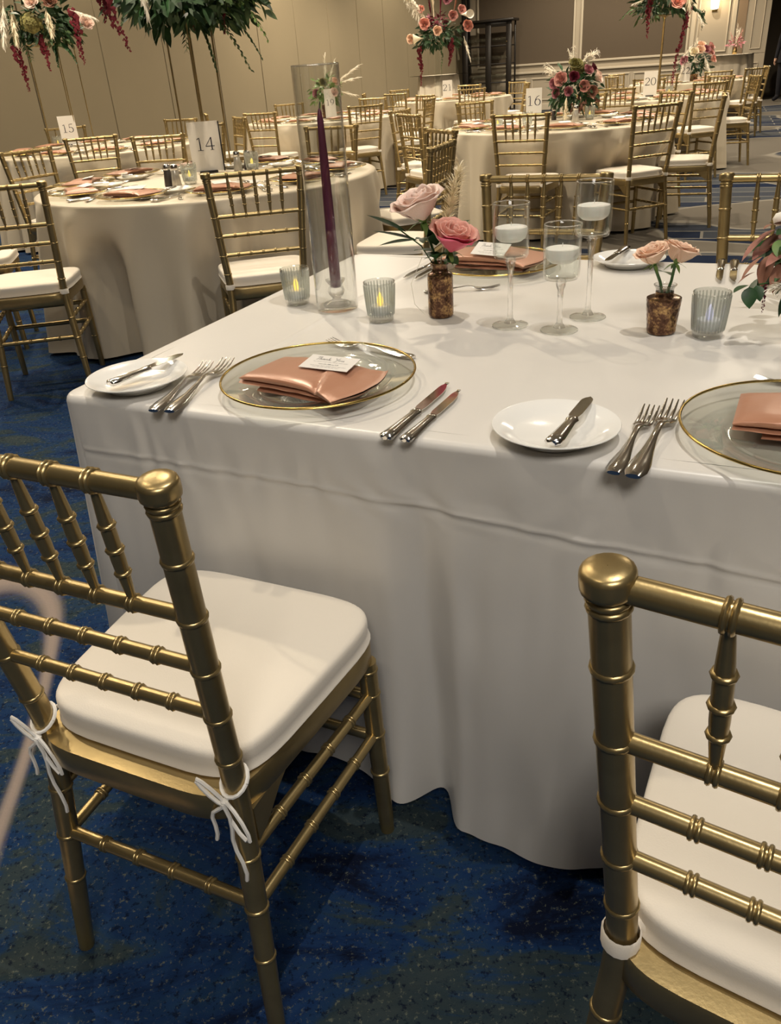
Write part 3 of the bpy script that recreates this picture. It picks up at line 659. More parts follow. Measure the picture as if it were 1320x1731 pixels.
# strokes: thin flat ribbons for writing
def strokes(lines, w, T=None):
    mb = MB()
    for ln in lines:
        pts = [Vector((p[0], p[1], 0)) for p in ln]; ws = [(p[2] if len(p) > 2 else 1)*w for p in ln]; vs = []; fs = []
        for i, p in enumerate(pts):
            d = (pts[min(i+1, len(pts)-1)]-pts[max(i-1, 0)]); d = d.normalized() if d.length else Vector((1, 0, 0)); nn = Vector((-d.y, d.x, 0))
            vs += [p+nn*ws[i]/2, p-nn*ws[i]/2]
        for i in range(len(pts)-1): fs.append((2*i, 2*i+1, 2*i+3, 2*i+2))
        mb.add(vs, fs)
    return mb
def arc(cx, cy, rx, ry, a0, a1, n=14, w0=1.0, w1=None):
    # stroke weight: thick at the sides, thin at top and bottom like a serif face
    out = []
    for i in range(n+1):
        a = R(a0+(a1-a0)*i/n); out.append((cx+rx*cos(a), cy+ry*sin(a), .45+.85*abs(cos(a))))
    return out
DG = {'1': [[(.22, .92, .4), (.42, 1.0, .9), (.44, .5, 1.2), (.44, 0, 1.2)], [(.2, .0, .5), (.68, 0, .5)], [(.2, .86, .5), (.42, .98, .5)]],
      '0': [arc(.42, .5, .33, .5, 0, 360, 28)], '5': [[(.24, 1, .6), (.66, 1, 1.0)], [(.24, 1, .7), (.2, .56, .7)], arc(.36, .3, .32, .31, 125, -150, 20)],
      '4': [[(.58, 0, 1.2), (.58, 1, 1.2)], [(.58, 1, .6), (.05, .3, .6)], [(.05, .3, .7), (.82, .3, .7)], [(.42, 0, .5), (.74, 0, .5)]],
      '6': [arc(.42, .32, .30, .32, 0, 360, 24), [(.13, .36, 1.1), (.2, .66, 1.0), (.36, .88, .8), (.62, 1.0, .5)]],
      '9': [arc(.42, .68, .30, .32, 0, 360, 24), [(.71, .64, 1.1), (.64, .34, 1.0), (.48, .12, .8), (.22, 0, .5)]],
      '2': [arc(.40, .72, .29, .28, 165, -35, 16), [(.64, .56, 1.1), (.12, .02, .7)], [(.10, .03, 1.1), (.72, .03, 1.1), (.76, .16, .5)]],
      '3': [arc(.38, .74, .27, .26, 150, -80, 16), arc(.38, .26, .31, .28, 85, -150, 18)]}
def number_mesh(txt, h):
    lines = []
    x = 0
    for ch in txt:
        for ln in DG[ch]: lines.append([((p[0]+x)*h, p[1]*h, p[2] if len(p) > 2 else 1) for p in ln])
        x += .86
    ww = x*h
    return strokes([[(p[0]-ww/2, p[1], p[2]) for p in ln] for ln in lines], h*.085)
def table_card(n, word, loc, rz, w=.15, h=.235, lean=-.08, black=False, txt=None, nh=.062):
    e = empty('table_number_card', loc, rz, 'white table number card reading %s standing on the table numbered %s' % (txt or n, word), 'sign')
    e.rotation_euler = (lean, 0, rz)
    MB().box(0, 0, h/2+.008, w, .004, h).build('card', MT['card'], e, False)
    MB().box(0, .010, .006, w*.6, .05, .012, .002).build('card_stand', MT['black'], e)
    if black: MB().box(w/2+.004, .002, h/2+.004, .008, .012, h, .001).build('stand_edge', MT['black'], e)
    m = number_mesh(txt or str(n), nh); nb = m.build('number', MT['ink'], e, False)
    nb.matrix_local = Matrix.Translation((0, -.0028, h*.46)) @ Matrix.Rotation(pi/2, 4, 'X')
    return e

# ---------------------------------------------------------------- settings on the head table
CZ = TT + .0062
charger((-.1053, 1.295, TT), 'clear glass charger plate with gold rim at the left front place setting')
napkin((-.118, 1.262, CZ+.001), R(-35), 'copper satin napkin folded on the left front glass charger', 0)
cx, cy = tw(1.19, .145); charger((cx, cy, TT), 'clear glass charger plate with gold rim cut off by the right frame edge')
napkin((cx+.015, cy+.005, CZ+.001), R(-28), 'copper satin napkin on the glass charger at the right edge', 1)
charger((.312, 2.062, TT), 'glass charger plate with gold rim at the far side, behind the rose vase')
napkin((.305, 2.075, CZ+.001), R(-30), 'copper satin napkin at the far side of the table, behind the rose vase', 2, 1.12)
def scribble(x0, x1, y, n, amp, seed, w=1):
    random.seed(seed); out = []; cur = []
    x = x0
    while x < x1:
        L = random.uniform(.0035, .009)
        cur = [(x+L*i/8, y+amp*(.5+.5*sin(i*2.2+seed))*random.uniform(.4, 1), w) for i in range(9)]; out.append(cur); x += L+.0018
    return out
THANK = [[(.0, .9), (.12, 1.0), (.45, .97)], [(.24, .98), (.2, .5), (.14, .05), (.05, .02)],                                   # T
         [(.38, .95), (.36, .4), (.34, 0)], [(.34, .25), (.44, .45), (.5, .35), (.49, 0), (.56, .05)],                        # h
         [(.74, .36), (.64, .42), (.58, .2), (.64, .0), (.74, .3)], [(.75, .4), (.73, .08), (.8, .04)],                        # a
         [(.86, .4), (.84, 0)], [(.85, .25), (.95, .42), (1.0, .3), (.99, .0), (1.06, .06)],                                  # n
         [(1.14, .95), (1.11, 0)], [(1.12, .2), (1.3, .42)], [(1.16, .22), (1.3, 0), (1.38, .05)],                            # k
         [(1.66, 1.0), (1.72, .6), (1.86, .55)], [(2.0, 1.0), (1.9, .5), (1.76, -.3), (1.62, -.28)],                           # Y
         [(2.08, .4), (2.0, .2), (2.08, 0), (2.18, .2), (2.08, .4)], [(2.28, .4), (2.27, .1), (2.36, .02), (2.44, .2), (2.45, .4), (2.45, .05), (2.54, .05)]]  # o u
def thank_card(name, loc, rot, label, full=True):
    e = empty('thank_you_card', loc, 0, label, 'card'); e.rotation_euler = rot
    MB().box(0, 0, 0, .088, .056, .0008).build('card', MT['card'], e, False)
    k = .0125; ln = [[(-.030+p[0]*k*1.85*.9, .008+p[1]*k) for p in q] for q in THANK]
    w1 = strokes(ln, .0008)
    ln2 = scribble(-.030, .028, .000, 1, .0022, 3) + scribble(-.028, .030, -.016, 1, .0022, 5) + scribble(-.022, .024, -.021, 1, .0022, 9)
    ln3 = scribble(-.016, .016, -.0095, 1, .0042, 12)
    m = strokes(ln2, .0005); a = strokes(ln3, .0007)
    for q, nm in ((w1, 'writing'), (m, 'small_print'), (a, 'writing')):
        o = q.build(nm, MT['ink'], e, False); o.location = (0, 0, .0006)
    return e
thank_card('a', (-.083, 1.272, .8055), (R(3), R(2), R(-24)), 'white printed thank you card on the left front copper napkin')
thank_card('b', (.615, .965, .812), (R(3), 0, R(-28)), 'white thank you card on the copper napkin at the right edge')
thank_card('c', (.296, 2.035, .8175), (R(20), R(2), R(-32)), 'white thank you card on the far copper napkin behind the roses')
plate((-.43, 1.36, TT), 'white china bread plate at the left front corner of the white table')
plate((.238, 1.016, TT), 'white china bread plate between the two front place settings')
plate((.635, 2.007, TT), 'white china bread plate at the far edge, behind the stemmed candle glasses')
cutlery('butter_knife', (-.462, 1.303), (-.362, 1.444), 'steel butter knife across the left front bread plate', 'knife', TT+.0195, R(0), 1.0)
cutlery('butter_knife', (.216, .937), (.304, 1.085), 'steel butter knife across the bread plate between the front settings', 'knife', TT+.0195, 0, 1.0)
cutlery('butter_knife', (.655, 2.094), (.556, 1.94), 'steel butter knife across the far bread plate', 'knife', TT+.0195, 0, 1.0)
cutlery('fork', (-.372, 1.217), (-.317, 1.434), 'outer steel fork beside the left front glass charger', 'fork')
cutlery('fork', (-.343, 1.205), (-.280, 1.440), 'inner steel fork beside the left front glass charger', 'fork', TT+.001)
cutlery('fork', (.282, .883), (.392, 1.075), 'shorter steel fork beside the middle bread plate', 'fork')
cutlery('fork', (.302, .868), (.430, 1.085), 'longer steel fork between middle bread plate and right charger', 'fork', TT+.0005)
cutlery('knife', (.000, 1.038), (.112, 1.24), 'steel dinner knife nearest the left front glass charger', 'knife')
cutlery('knife', (.027, 1.025), (.127, 1.205), 'steel dinner knife with a reddish reflection, right one of the front pair', 'knife')
cutlery('fork', (.062, 1.395), (-.095, 1.525), 'steel dessert fork lying above the left front charger', 'fork')
cutlery('fork', (.700, 1.082), (.585, 1.172), 'steel dessert fork lying above the right edge charger', 'fork')
cutlery('fork', (.115, 1.872), (.292, 1.862), 'steel dessert fork behind the gold bottle vase of roses', 'fork')
cutlery('knife', (.185, 2.20), (.082, 2.035), 'left one of two steel knives behind the left of the rose vase', 'knife', scale=.9)
cutlery('knife', (.205, 2.185), (.105, 2.010), 'right one of two steel knives behind the rose vase', 'knife', scale=.9)
cutlery('knife', (.85, 1.96), (.775, 1.79), 'left one of two steel knives behind the rightmost ribbed votive', 'knife', scale=.9)
cutlery('knife', (.875, 1.945), (.800, 1.775), 'right one of two steel knives behind the rightmost ribbed votive', 'knife', scale=.9)

# ---------------------------------------------------------------- cylinder vase with taper candle
t = empty('cylinder_vase', (-.085, 1.782, TT), 0, 'tall clear glass cylinder vase around a burgundy candle', 'vase')
MB().lathe([(0, .002), (.043, .002), (.046, .004), (.0465, .02), (.0468, .3), (.0470, .478), (.0463, .480), (.0456, .478), (.0452, .3), (.0448, .02), (.043, .010), (0, .009)], 64, cap=False).build('glass_wall', MT['cyl'], t)
MB().lathe([(.0462+.0013*cos(2*pi*k/8), .479+.0013*sin(2*pi*k/8)) for k in range(9)], 64, cap=False).build('glass_rim', MT['solid'], t)
t = empty('candle_holder', (-.085, 1.782, TT+.0095), 0, 'small clear glass taper holder inside the tall cylinder vase', 'candle holder')
MB().lathe([(0, 0), (.030, 0), (.032, .003), (.026, .008), (.012, .012), (.009, .016), (.016, .024), (.019, .032), (.016, .040), (.012, .043), (.020, .052), (.022, .057), (.019, .058), (.0125, .053), (.012, .04), (0, .038)], 32, cap=False).build('glass_body', MT['solid'], t)
t = empty('taper_candle', (-.0845, 1.782, TT+.049), 0, 'tall burgundy taper candle standing inside the glass cylinder', 'candle')
MB().lathe([(0, 0), (.0105, 0), (.0115, .006), (.0118, .05), (.0108, .15), (.0090, .26), (.0062, .335), (.0035, .350), (.001, .354), (0, .354)], 24).build('wax', MT['burg'], t)
MB().tube([(0, 0, .352), (.001, 0, .360), (.003, 0, .366)], .0009, 6).build('wick', MT['ink'], t)

# ---------------------------------------------------------------- ribbed votives
def votive(loc, label, fl='flame', s=1.0, group=None, glass='ribbed'):
    e = empty('votive_holder', loc, 0, label, 'candle holder', group); e.scale = (s, s, s)
    MB().lathe([(0, 0), (.0255, 0), (.0268, .003), (.0272, .012), (.028, .013), (.0305, .045), (.0325, .074), (.0330, .078), (.0330, .0805), (.0322, .0815), (.0312, .0805), (.0300, .06), (.0275, .03), (.0255, .015), (0, .013)], 48, cap=False).build('ribbed_glass', MT[glass], e)
    mb = MB()
    for k in range(30):
        a = 2*pi*k/30; mb.tube([((r+.0002)*cos(a), (r+.0002)*sin(a), z) for r, z in ((.0278, .0125), (.0292, .03), (.0310, .055), (.0326, .0755))], [.0012, .0017, .0018, .0012], 6)
    mb.build('glass_ribs', MT['rib'], e)
    MB().lathe([(0, 0), (.0255, 0), (.0268, .003), (.0272, .0115), (0, .0125)], 40, cap=False).build('glass_base', MT['solid'], e)
    return e
def tealight(loc, label, fl='flame', s=1.0, group=None):
    e = empty('tea_light', loc, 0, label, 'candle', group); e.scale = (s, s, s)
    MB().lathe([(0, 0), (.0175, 0), (.0185, .002), (.0185, .014), (.017, .016), (.006, .0155), (0, .0155)], 24).build('body', MT['led'], e)
    MB().lathe([(0, .0150), (.0042, .016), (.0062, .022), (.0052, .030), (.0022, .037), (0, .041)], 14).build('flame_tip', MT[fl], e)
    return e
for x, y, w, f in ((-.18, 1.86, 'left of the tall glass cylinder', 'flame'), (.01, 1.669, 'right of the tall glass cylinder', 'flame'), (.601, 1.407, 'beside the peach roses at right', 'flamec')):
    votive((x, y, TT), 'ribbed clear glass votive holder standing ' + w)
    tealight((x, y, TT+.0135), 'white electric tea light in the votive %s' % w, f, 1.12)

# ---------------------------------------------------------------- stemmed floating-candle glasses
def stem_glass(x, y, H, word):
    b = H-.100; ro = .0345
    e = empty('stemmed_candle_glass', (x, y, TT), 0, 'stemmed clear glass with floating candle, %s' % word, 'candle holder')
    MB().lathe([(0, .001), (.034, .0), (.0362, .0012), (.0355, .003), (.024, .0050), (.012, .008)], 40, cap=False).build('foot', MT['thin'], e)
    MB().lathe([(.0354+.0011*cos(2*pi*k/8), .0015+.0011*sin(2*pi*k/8)) for k in range(9)], 40, cap=False).build('foot_rim', MT['solid'], e)
    MB().lathe([(0, .006), (.012, .0065), (.010, .010), (.0062, .016), (.0052, .03), (.0050, b*.5), (.0056, b*.8), (.0085, b-.012), (.0100, b-.004), (.0085, b+.002), (0, b+.003)], 40, cap=False).build('stem', MT['solid'], e)
    MB().lathe([(0, b), (.020, b), (.031, b+.003), (.0340, b+.010), (ro, b+.02), (ro, H), (ro-.001, H+.0008), (ro-.0018, H), (ro-.0018, b+.02), (.032, b+.011), (.028, b+.006), (0, b+.005)], 48, cap=False).build('bowl', MT['thin'], e)
    MB().lathe([(ro-.0009+.0013*cos(2*pi*k/8), H+.0004+.0013*sin(2*pi*k/8)) for k in range(9)], 48, cap=False).build('bowl_rim', MT['solid'], e)
    wz = b+.052
    MB().lathe([(0, b+.0058), (.028, b+.007), (.0318, b+.012), (.0325, b+.02), (.0325, wz), (0, wz)], 40, cap=False).build('water', MT['water'], e)
    c = empty('floating_candle', (x, y, TT+wz-.021), 0, 'white floating candle in the water of the candle glass, %s' % word, 'candle')
    MB().lathe([(0, 0), (.020, .0015), (.0275, .007), (.0300, .013), (.0308, .0245), (.0300, .027), (.024, .0285), (.012, .0292), (0, .0294)], 40).build('wax', MT['wax'], c)
    MB().tube([(0, 0, .029), (.0006, 0, .036)], .0007, 5).build('wick', MT['wax'], c)
stem_glass(.265, 1.559, .231, 'left one of the three')
stem_glass(.351, 1.504, .197, 'shortest of the three, in front')
stem_glass(.425, 1.578, .257, 'tallest of the three, at right')

# ================================================================ flowers
def orient(o, pos, d, upv=(0, 0, 1), s=1.0):
    # local +Z along d
    z = Vector(d).normalized(); u = Vector(upv)
    if abs(z.dot(u.normalized())) > .98: u = Vector((0, 1, .01))
    x = u.cross(z).normalized(); y = z.cross(x)
    o.matrix_local = Matrix(((x.x*s, y.x*s, z.x*s, pos[0]), (x.y*s, y.y*s, z.y*s, pos[1]), (x.z*s, y.z*s, z.z*s, pos[2]), (0, 0, 0, 1)))
    return o
def petal_fn(Rp, H, om, curl, rnd, waist=.32):
    def fn(a, b_):
        s = a*2-1; t = b_
        prof = waist+(1-waist)*min(1, t*1.35)**.75 - .10*t*t
        wdt = om*(.35+.65*math.sin(min(1, t*1.1)*pi/2)**.7)*(1 if t < .75 else 1-.42*((t-.75)/.25)**2)
        ro = Rp*prof + curl*max(0, t-.62)**2*6*(1+.25*abs(s)) - Rp*.05*s*s*(1-t)
        z = H*(t**.92)*(1-.10*s*s*t) - curl*max(0, t-.72)**2*7.5
        ro += .09*Rp*noise.noise(Vector((s*2.2+rnd, t*2.5, rnd*3)))
        z += .10*H*noise.noise(Vector((s*1.9+rnd*2, t*1.5, 5+rnd)))*t
        an = s*wdt
        return (ro*cos(an), ro*sin(an), z)
    return fn
ROSE = [(.17, 1.04, 2.3, .0, 2), (.31, 1.08, 1.75, .03, 2), (.47, 1.08, 1.4, .06, 3), (.66, 1.08, 1.25, .10, 3), (.86, 1.06, 1.15, .16, 4), (.98, .98, 1.05, .24, 3)]
PET = []
for i, (Rp, H, om, curl, n) in enumerate(ROSE):
    row = []
    for k in range(2):
        mb = MB(); mb.grid(petal_fn(Rp, H, om, curl, i*1.7+k*3.1), 9, 8); row.append((mb.v, mb.f))
    PET.append(row)
def rose_bloom(parent, pos, d, size, mat, name='petal', outer=None, layers=6, spread=1.0):
    holder = []
    a0 = random.uniform(0, 6)
    for i, (Rp, H, om, curl, n) in enumerate(ROSE[:layers]):
        for k in range(n):
            v, f = PET[i][k % 2]; mb = MB(); mb.T = Matrix.Rotation(a0+i*.9+2*pi*k/n, 4, 'Z'); mb.add(v, f)
            zz = Vector(d).normalized(); xx = Vector((0, 0, 1)).cross(zz).normalized(); yy = zz.cross(xx)
            ys = [(xx*cos(a0+i*.9+2*pi*q/n) + yy*sin(a0+i*.9+2*pi*q/n)).y for q in range(n)]
            o = mb.build(name, outer if (outer and i >= 4 and ys[k] == min(ys)) else mat, parent); orient(o, pos, d, s=size)
            md = o.modifiers.new('thick', 'SOLIDIFY'); md.thickness = .018
def rose_joined(layers=6):
    mb = MB()
    for i, (Rp, H, om, curl, n) in enumerate(ROSE[:layers]):
        for k in range(n):
            mb.T = Matrix.Rotation(i*.9+2*pi*k/n, 4, 'Z'); v, f = PET[i][k % 2]; mb.add(v, f)
    mb.T = Matrix(); mb.lathe([(0, -.05), (.18, -.02), (.30, .12), (.15, .3), (0, .35)], 10)
    return mb
RJ = {}
def rose(parent, pos, d, size, matname):
    if matname not in RJ:
        o = rose_joined().build('rose', MT[matname]); RJ[matname] = o.data; bpy.data.objects.remove(o)
    o = obj_from(RJ[matname], 'rose', parent); orient(o, pos, d, s=size*.86); return o
def leaf_pts(L, w, bend=.25, fold=.18, n=8):
    vs = []; fs = []
    for i in range(n+1):
        t = i/n; ww = w*math.sin(pi*t**.8)**.85*.5 if 0 < t < 1 else 0
        z = -bend*L*t*t; y = L*t
        vs += [(-ww, y, z+fold*ww), (0, y, z), (ww, y, z+fold*ww)]
    for i in range(n):
        for k in (0, 1): fs.append((i*3+k, i*3+k+1, i*3+4+k, i*3+3+k))
    return vs, fs
def leaf_T(pos, d, roll=0, s=1.0):
    y = Vector(d).normalized(); u = Vector((0, 0, 1)) if abs(y.z) < .95 else Vector((1, 0, 0))
    x = y.cross(u).normalized(); z = x.cross(y)
    M = Matrix(((x.x, y.x, z.x, pos[0]), (x.y, y.y, z.y, pos[1]), (x.z, y.z, z.z, pos[2]), (0, 0, 0, 1)))
    return M @ Matrix.Rotation(roll, 4, 'Y') @ Matrix.Scale(s, 4)
def leaf(parent, pos, d, L, w, mat='leaf', bend=.25, roll=0, name='leaf'):
    mb = MB(); mb.T = leaf_T(pos, d, roll); mb.add(*leaf_pts(L, w, bend)); o = mb.build(name, MT[mat], parent)
    return o
def plume(parent, a, b_, w, mat='pampas', n=90, droop=.5, seed=1, name='pampas_plume'):
    rnd = random.Random(seed); a = Vector(a); b_ = Vector(b_); d = b_-a; L = d.length; dn = d/L
    u = dn.orthogonal().normalized(); q = dn.cross(u); mb = MB()
    mb.tube([a+d*t for t in (0, .3, .6, .9)], [L*.012, L*.010, L*.007, L*.003], 5)
    for i in range(n):
        t = rnd.uniform(.12, .97); an = rnd.uniform(0, 2*pi); sd = (u*cos(an)+q*sin(an))
        r = w*math.sin(pi*min(1, .12+t*.86))**.6*rnd.uniform(.6, 1.1); ln = L*rnd.uniform(.18, .34)
        p0 = a+d*t; pts = []
        for k in range(4):
            s = k/3; pts.append(p0 + sd*r*s**.8 + dn*ln*s*(1-.3*s) - Vector((0, 0, 1))*droop*L*.28*s*s)
        wd = max(.0013, L*.014); nn = dn.cross(sd).normalized()*wd; vs = []; fs = []
        for k, p in enumerate(pts): m = 1-.75*k/3; vs += [p+nn*m, p-nn*m]
        for k in range(3): fs.append((2*k, 2*k+1, 2*k+3, 2*k+2))
        mb.add(vs, fs)
    return mb.build(name, MT[mat], parent)
def wisps(parent, root, d, L, n, spread, droop, seed=1, mat='pampasw', w=.0035):
    # a spray of soft arching feather grass
    rnd = random.Random(seed); mb = MB(); r0 = Vector(root); d = Vector(d).normalized()
    for i in range(n):
        dd = (d + Vector((rnd.uniform(-1, 1), rnd.uniform(-1, 1), rnd.uniform(-.6, .9)))*spread).normalized(); ll = L*rnd.uniform(.6, 1.1); dr = droop*rnd.uniform(.5, 1.4)
        pts = [r0 + dd*ll*t - Vector((0, 0, 1))*dr*ll*t*t for t in (0, .2, .4, .6, .8, 1)]
        mb.tube(pts, [w*.4, w, w*1.3, w*1.2, w*.8, w*.15], 4)
        for k in range(12):
            t = rnd.uniform(.2, .95); p = r0 + dd*ll*t - Vector((0, 0, 1))*dr*ll*t*t; e = (dd*.8 + Vector((rnd.uniform(-.6, .6), rnd.uniform(-.6, .6), rnd.uniform(-.8, .3)))).normalized()*ll*.16
            mb.tube([p, p+e*.6, p+e+Vector((0, 0, -.01))], [w*.5, w*.5, w*.08], 3)
    return mb.build('feather_grass', MT[mat], parent)
def amaranth(parent, a, L, r, seed=1, mat='amaranth', dx=(0, 0)):
    rnd = random.Random(seed); mb = MB(); a = Vector(a); n = int(26+L*60)
    for i in range(n):
        t = i/n; c = a + Vector((dx[0]*t*L + .02*L*sin(t*7+seed), dx[1]*t*L + .02*L*cos(t*6+seed), -L*t)); rr = r*(1-.75*t)*rnd.uniform(.6, 1.15)
        for k in range(2):
            p = c + Vector((rnd.uniform(-1, 1)*rr, rnd.uniform(-1, 1)*rr, rnd.uniform(-1, 1)*rr)); s = rr*rnd.uniform(.45, .8)
            mb.add([p+Vector(q)*s for q in ((1, 0, .2), (-.5, .8, 0), (-.5, -.8, .1), (0, 0, .9), (.2, 0, -1.3))], [(0, 1, 3), (1, 2, 3), (2, 0, 3), (1, 0, 4), (2, 1, 4), (0, 2, 4)])
    return mb.build('amaranth', MT[mat], parent)
def foliage(parent, c, rad, n, mat='leafd', Ls=(.05, .10), seed=1, flat=.75, low=-.6, name='foliage'):
    rnd = random.Random(seed); mb = MB(); c = Vector(c)
    for i in range(n):
        th = rnd.uniform(0, 2*pi); ze = rnd.uniform(low, .95); q = math.sqrt(1-ze*ze); d = Vector((q*cos(th), q*sin(th), ze*flat))
        p = c + Vector((d.x*rad, d.y*rad, d.z*rad))*rnd.uniform(.35, .95); L = rnd.uniform(*Ls)
        dd = d + Vector((rnd.uniform(-.7, .7), rnd.uniform(-.7, .7), rnd.uniform(-.9, .4)))
        mb.T = leaf_T(p, dd, rnd.uniform(-1.2, 1.2)); mb.add(*leaf_pts(L, L*rnd.uniform(.28, .5), rnd.uniform(.1, .5), .15, 4))
    mb.T = Matrix(); return mb.build(name, MT[mat], parent, kind='stuff')
def fern(parent, a, b_, w, mat='fern', seed=2, n=26):
    rnd = random.Random(seed); mb = MB(); a = Vector(a); b_ = Vector(b_); d = (b_-a); L = d.length
    pts = [a+d*t+Vector((0, 0, -.12*L*sin(pi*t)*-1)) for t in [k/10 for k in range(11)]]; mb.tube(pts, L*.006, 5)
    sd = d.cross(Vector((0, 0, 1))); sd = sd.normalized() if sd.length > 1e-4 else Vector((1, 0, 0))
    for i in range(n):
        t = (i+.5)/n; p = pts[min(10, int(t*10))].lerp(pts[min(10, int(t*10)+1)], t*10-int(t*10)); s = 1 if i % 2 else -1
        mb.T = leaf_T(p, sd*s + d.normalized()*.7 + Vector((0, 0, rnd.uniform(-.3, .3))), rnd.uniform(-.5, .5)); mb.add(*leaf_pts(w*(1-.6*t)*rnd.uniform(.8, 1.1), w*.32*(1-.5*t), .2, .1, 3))
    mb.T = Matrix(); return mb.build('trailing_sprig', MT[mat], parent)
def hydrangea(parent, c, r, mat='hydrangea', seed=1):
    rnd = random.Random(seed); mb = MB(); c = Vector(c)
    for i in range(150):
        th = rnd.uniform(0, 2*pi); ze = rnd.uniform(-.5, 1); q = math.sqrt(1-ze*ze); d = Vector((q*cos(th), q*sin(th), ze)); p = c+d*r*rnd.uniform(.85, 1.02)
        u = d.orthogonal().normalized(); w = d.cross(u); s = r*.17; a = rnd.uniform(0, 2)
        for k in range(4):
            e = u*cos(a+k*pi/2)+w*sin(a+k*pi/2); g = d.cross(e); mb.add([p, p+e*s*.6+g*s*.4+d*s*.25, p+e*s+d*s*.1, p+e*s*.6-g*s*.4+d*s*.25], [(0, 1, 2, 3)])
    mb.lathe([(0, -r*.8), (r*.6, -r*.5), (r*.82, 0), (r*.6, r*.55), (0, r*.8)], 12, tuple(c))
    return mb.build('hydrangea', MT[mat], parent)
def calla(parent, a, d, L, w, mat='pampasw'):
    mb = MB(); mb.grid(lambda s, t: (w*t**.8*(.25+.75*t)*cos(2*pi*s)*(1 if t < .85 else 1.1), w*t**.8*(.25+.75*t)*sin(2*pi*s), L*(t*.8 + .22*t*t*cos(2*pi*s))), 18, 8, True)
    o = mb.build('calla_lily', MT[mat], parent); return orient(o, a, d)

# ---------------------------------------------------------------- roses on the head table
VX, VY = .137, 1.668
t = empty('bud_vase', (VX, VY, TT), 0, 'tall mottled gold mercury glass bottle vase holding two roses', 'vase')
quilt = lambda a, z: 1 + (.018*(abs(sin(a*9+z*260))+abs(sin(a*9-z*260))-1) if .006 < z < .083 else 0)
MB().lathe([(0, 0), (.0235, 0), (.0255, .003)] + [(.0262, .005+.0026*k) for k in range(31)] + [(.0255, .088), (.019, .0915), (.0165, .094), (.0160, .104), (.0185, .108), (.0190, .110), (.0175, .111), (.0145, .108), (.0140, .095), (.012, .09), (0, .02)], 72, mod=quilt, cap=False).build('quilted_body', MT['mercury'], t)
MB().lathe([(.0186, .106), (.0200, .1085), (.0190, .1112), (.0165, .1105)], 32, cap=False).build('lip', MT['solid'], t)
def long_rose(name, root, neck, d, size, mat, label, outer=None, lv=3, seed=1):
    random.seed(seed)
    e = empty(name, root, 0, label, 'flower'); r0 = Vector(root); n = Vector(neck)-r0; dv = Vector(d).normalized()
    rose_bloom(e, n, dv, size, MT[mat], 'petal', MT[outer] if outer else None)
    cx_ = MB().lathe([(0, -.22*size), (.10*size, -.16*size), (.24*size, .0), (.30*size, .16*size), (.2*size, .2*size)], 12).build('calyx', MT['leafl'], e)
    orient(cx_, n, dv)
    MB().tube([(0, 0, 0), n*.4+Vector((.002, .001, .0)), n*.75, n-dv*size*.15], [.0030, .0028, .0028, .0034], 8).build('stem', MT['stem'], e)
    for k in range(4):
        a = k*1.6; leaf(e, n-dv*size*.12, Vector((cos(a), sin(a), -.25-.2*(k % 2)))+dv*.1, size*.75, size*.22, 'leafl', .35, 0, 'sepal')
    for k in range(lv):
        a = k*2.4+seed; leaf(e, n*(.55+.1*k), Vector((cos(a), sin(a), .15)), .055, .028, 'leaf', .2, .3)
    return e
long_rose('rose', (VX-.004, VY+.003, TT+.095), (.106, 1.655, .962), (-.30, -.12, .95), .050, 'blush', 'large pale blush rose, higher of the two in the gold bottle vase', None, 3, 2)
long_rose('rose', (VX+.004, VY-.003, TT+.095), (.156, 1.630, .905), (.25, -.30, .92), .046, 'coral', 'coral pink rose, lower of the two in the gold bottle vase', 'hotpink', 3, 5)
e = empty('pampas_stem', (VX, VY+.006, TT+.095), 0, 'cream pampas plume rising behind the coral rose', 'dried grass')
plume(e, (.014, .012, .075), (.047, .022, .190), .034, 'pampas', 300, .25, 4); MB().tube([(0, 0, -.01), (.008, .008, .04), (.020, .014, .09)], .0013, 6).build('stem', MT['pampas'], e)
e = empty('leaf_spray', (VX-.006, VY+.004, TT+.095), 0, 'dark green leaf spray reaching left below the blush rose', 'leaf')
MB().tube([(0, 0, 0), (-.03, 0, .05), (-.075, -.008, .088)], .0015, 6).build('stem', MT['stem'], e)
for (p, d, L, w) in (((-.06, -.006, .08), (-.9, 0, .55), .085, .022), ((-.035, -.003, .06), (-.95, .1, .35), .095, .018), ((-.045, 0, .062), (-.8, -.2, .05), .075, .020)): leaf(e, p, d, L, w, 'leafd', .1, .5)
for (p, d, L, w) in (((.0, -.012, .025), (-.3, -.6, .5), .05, .026), ((-.012, -.01, .04), (-.55, -.5, .3), .05, .028), ((.01, .01, .06), (.75, .3, .5), .075, .028), ((.0, -.01, .05), (-.25, -.4, .8), .05, .026)): leaf(e, p, d, L, w, 'leaf', .2, .2)
MB().tube([(0, 0, .02), (-.03, -.015, .03), (-.055, -.02, -.02), (-.05, -.03, -.06), (-.03, -.035, -.082)], .0006, 5).build('ribbon_thread', MT['pampasw'], e)
t = empty('bud_vase', (.531, 1.451, TT), 0, 'short tapered gold mercury glass vase holding two peach roses', 'vase')
dots = lambda a, z: 1 + (.02*sin(a*14)*sin(z*330) if .012 < z < .06 else (.02 if .004 < z < .010 else 0))
MB().lathe([(0, 0), (.0245, 0), (.026, .002), (.0262, .006), (.0258, .009)] + [(.0262+.0050*k/20, .010+.0026*k) for k in range(21)] + [(.0310, .0645), (.0265, .0665), (.0175, .0675), (.0165, .070), (.0162, .076), (.0150, .070), (.013, .065), (0, .02)], 72, mod=dots, cap=False).build('dotted_body', MT['mercury'], t)
MB().lathe([(.0165, .070), (.0160, .080), (.0180, .0845), (.0205, .0865), (.0207, .0885), (.0185, .0888), (.0150, .083), (.0145, .07)], 40, cap=False).build('lip', MT['solid'], t)
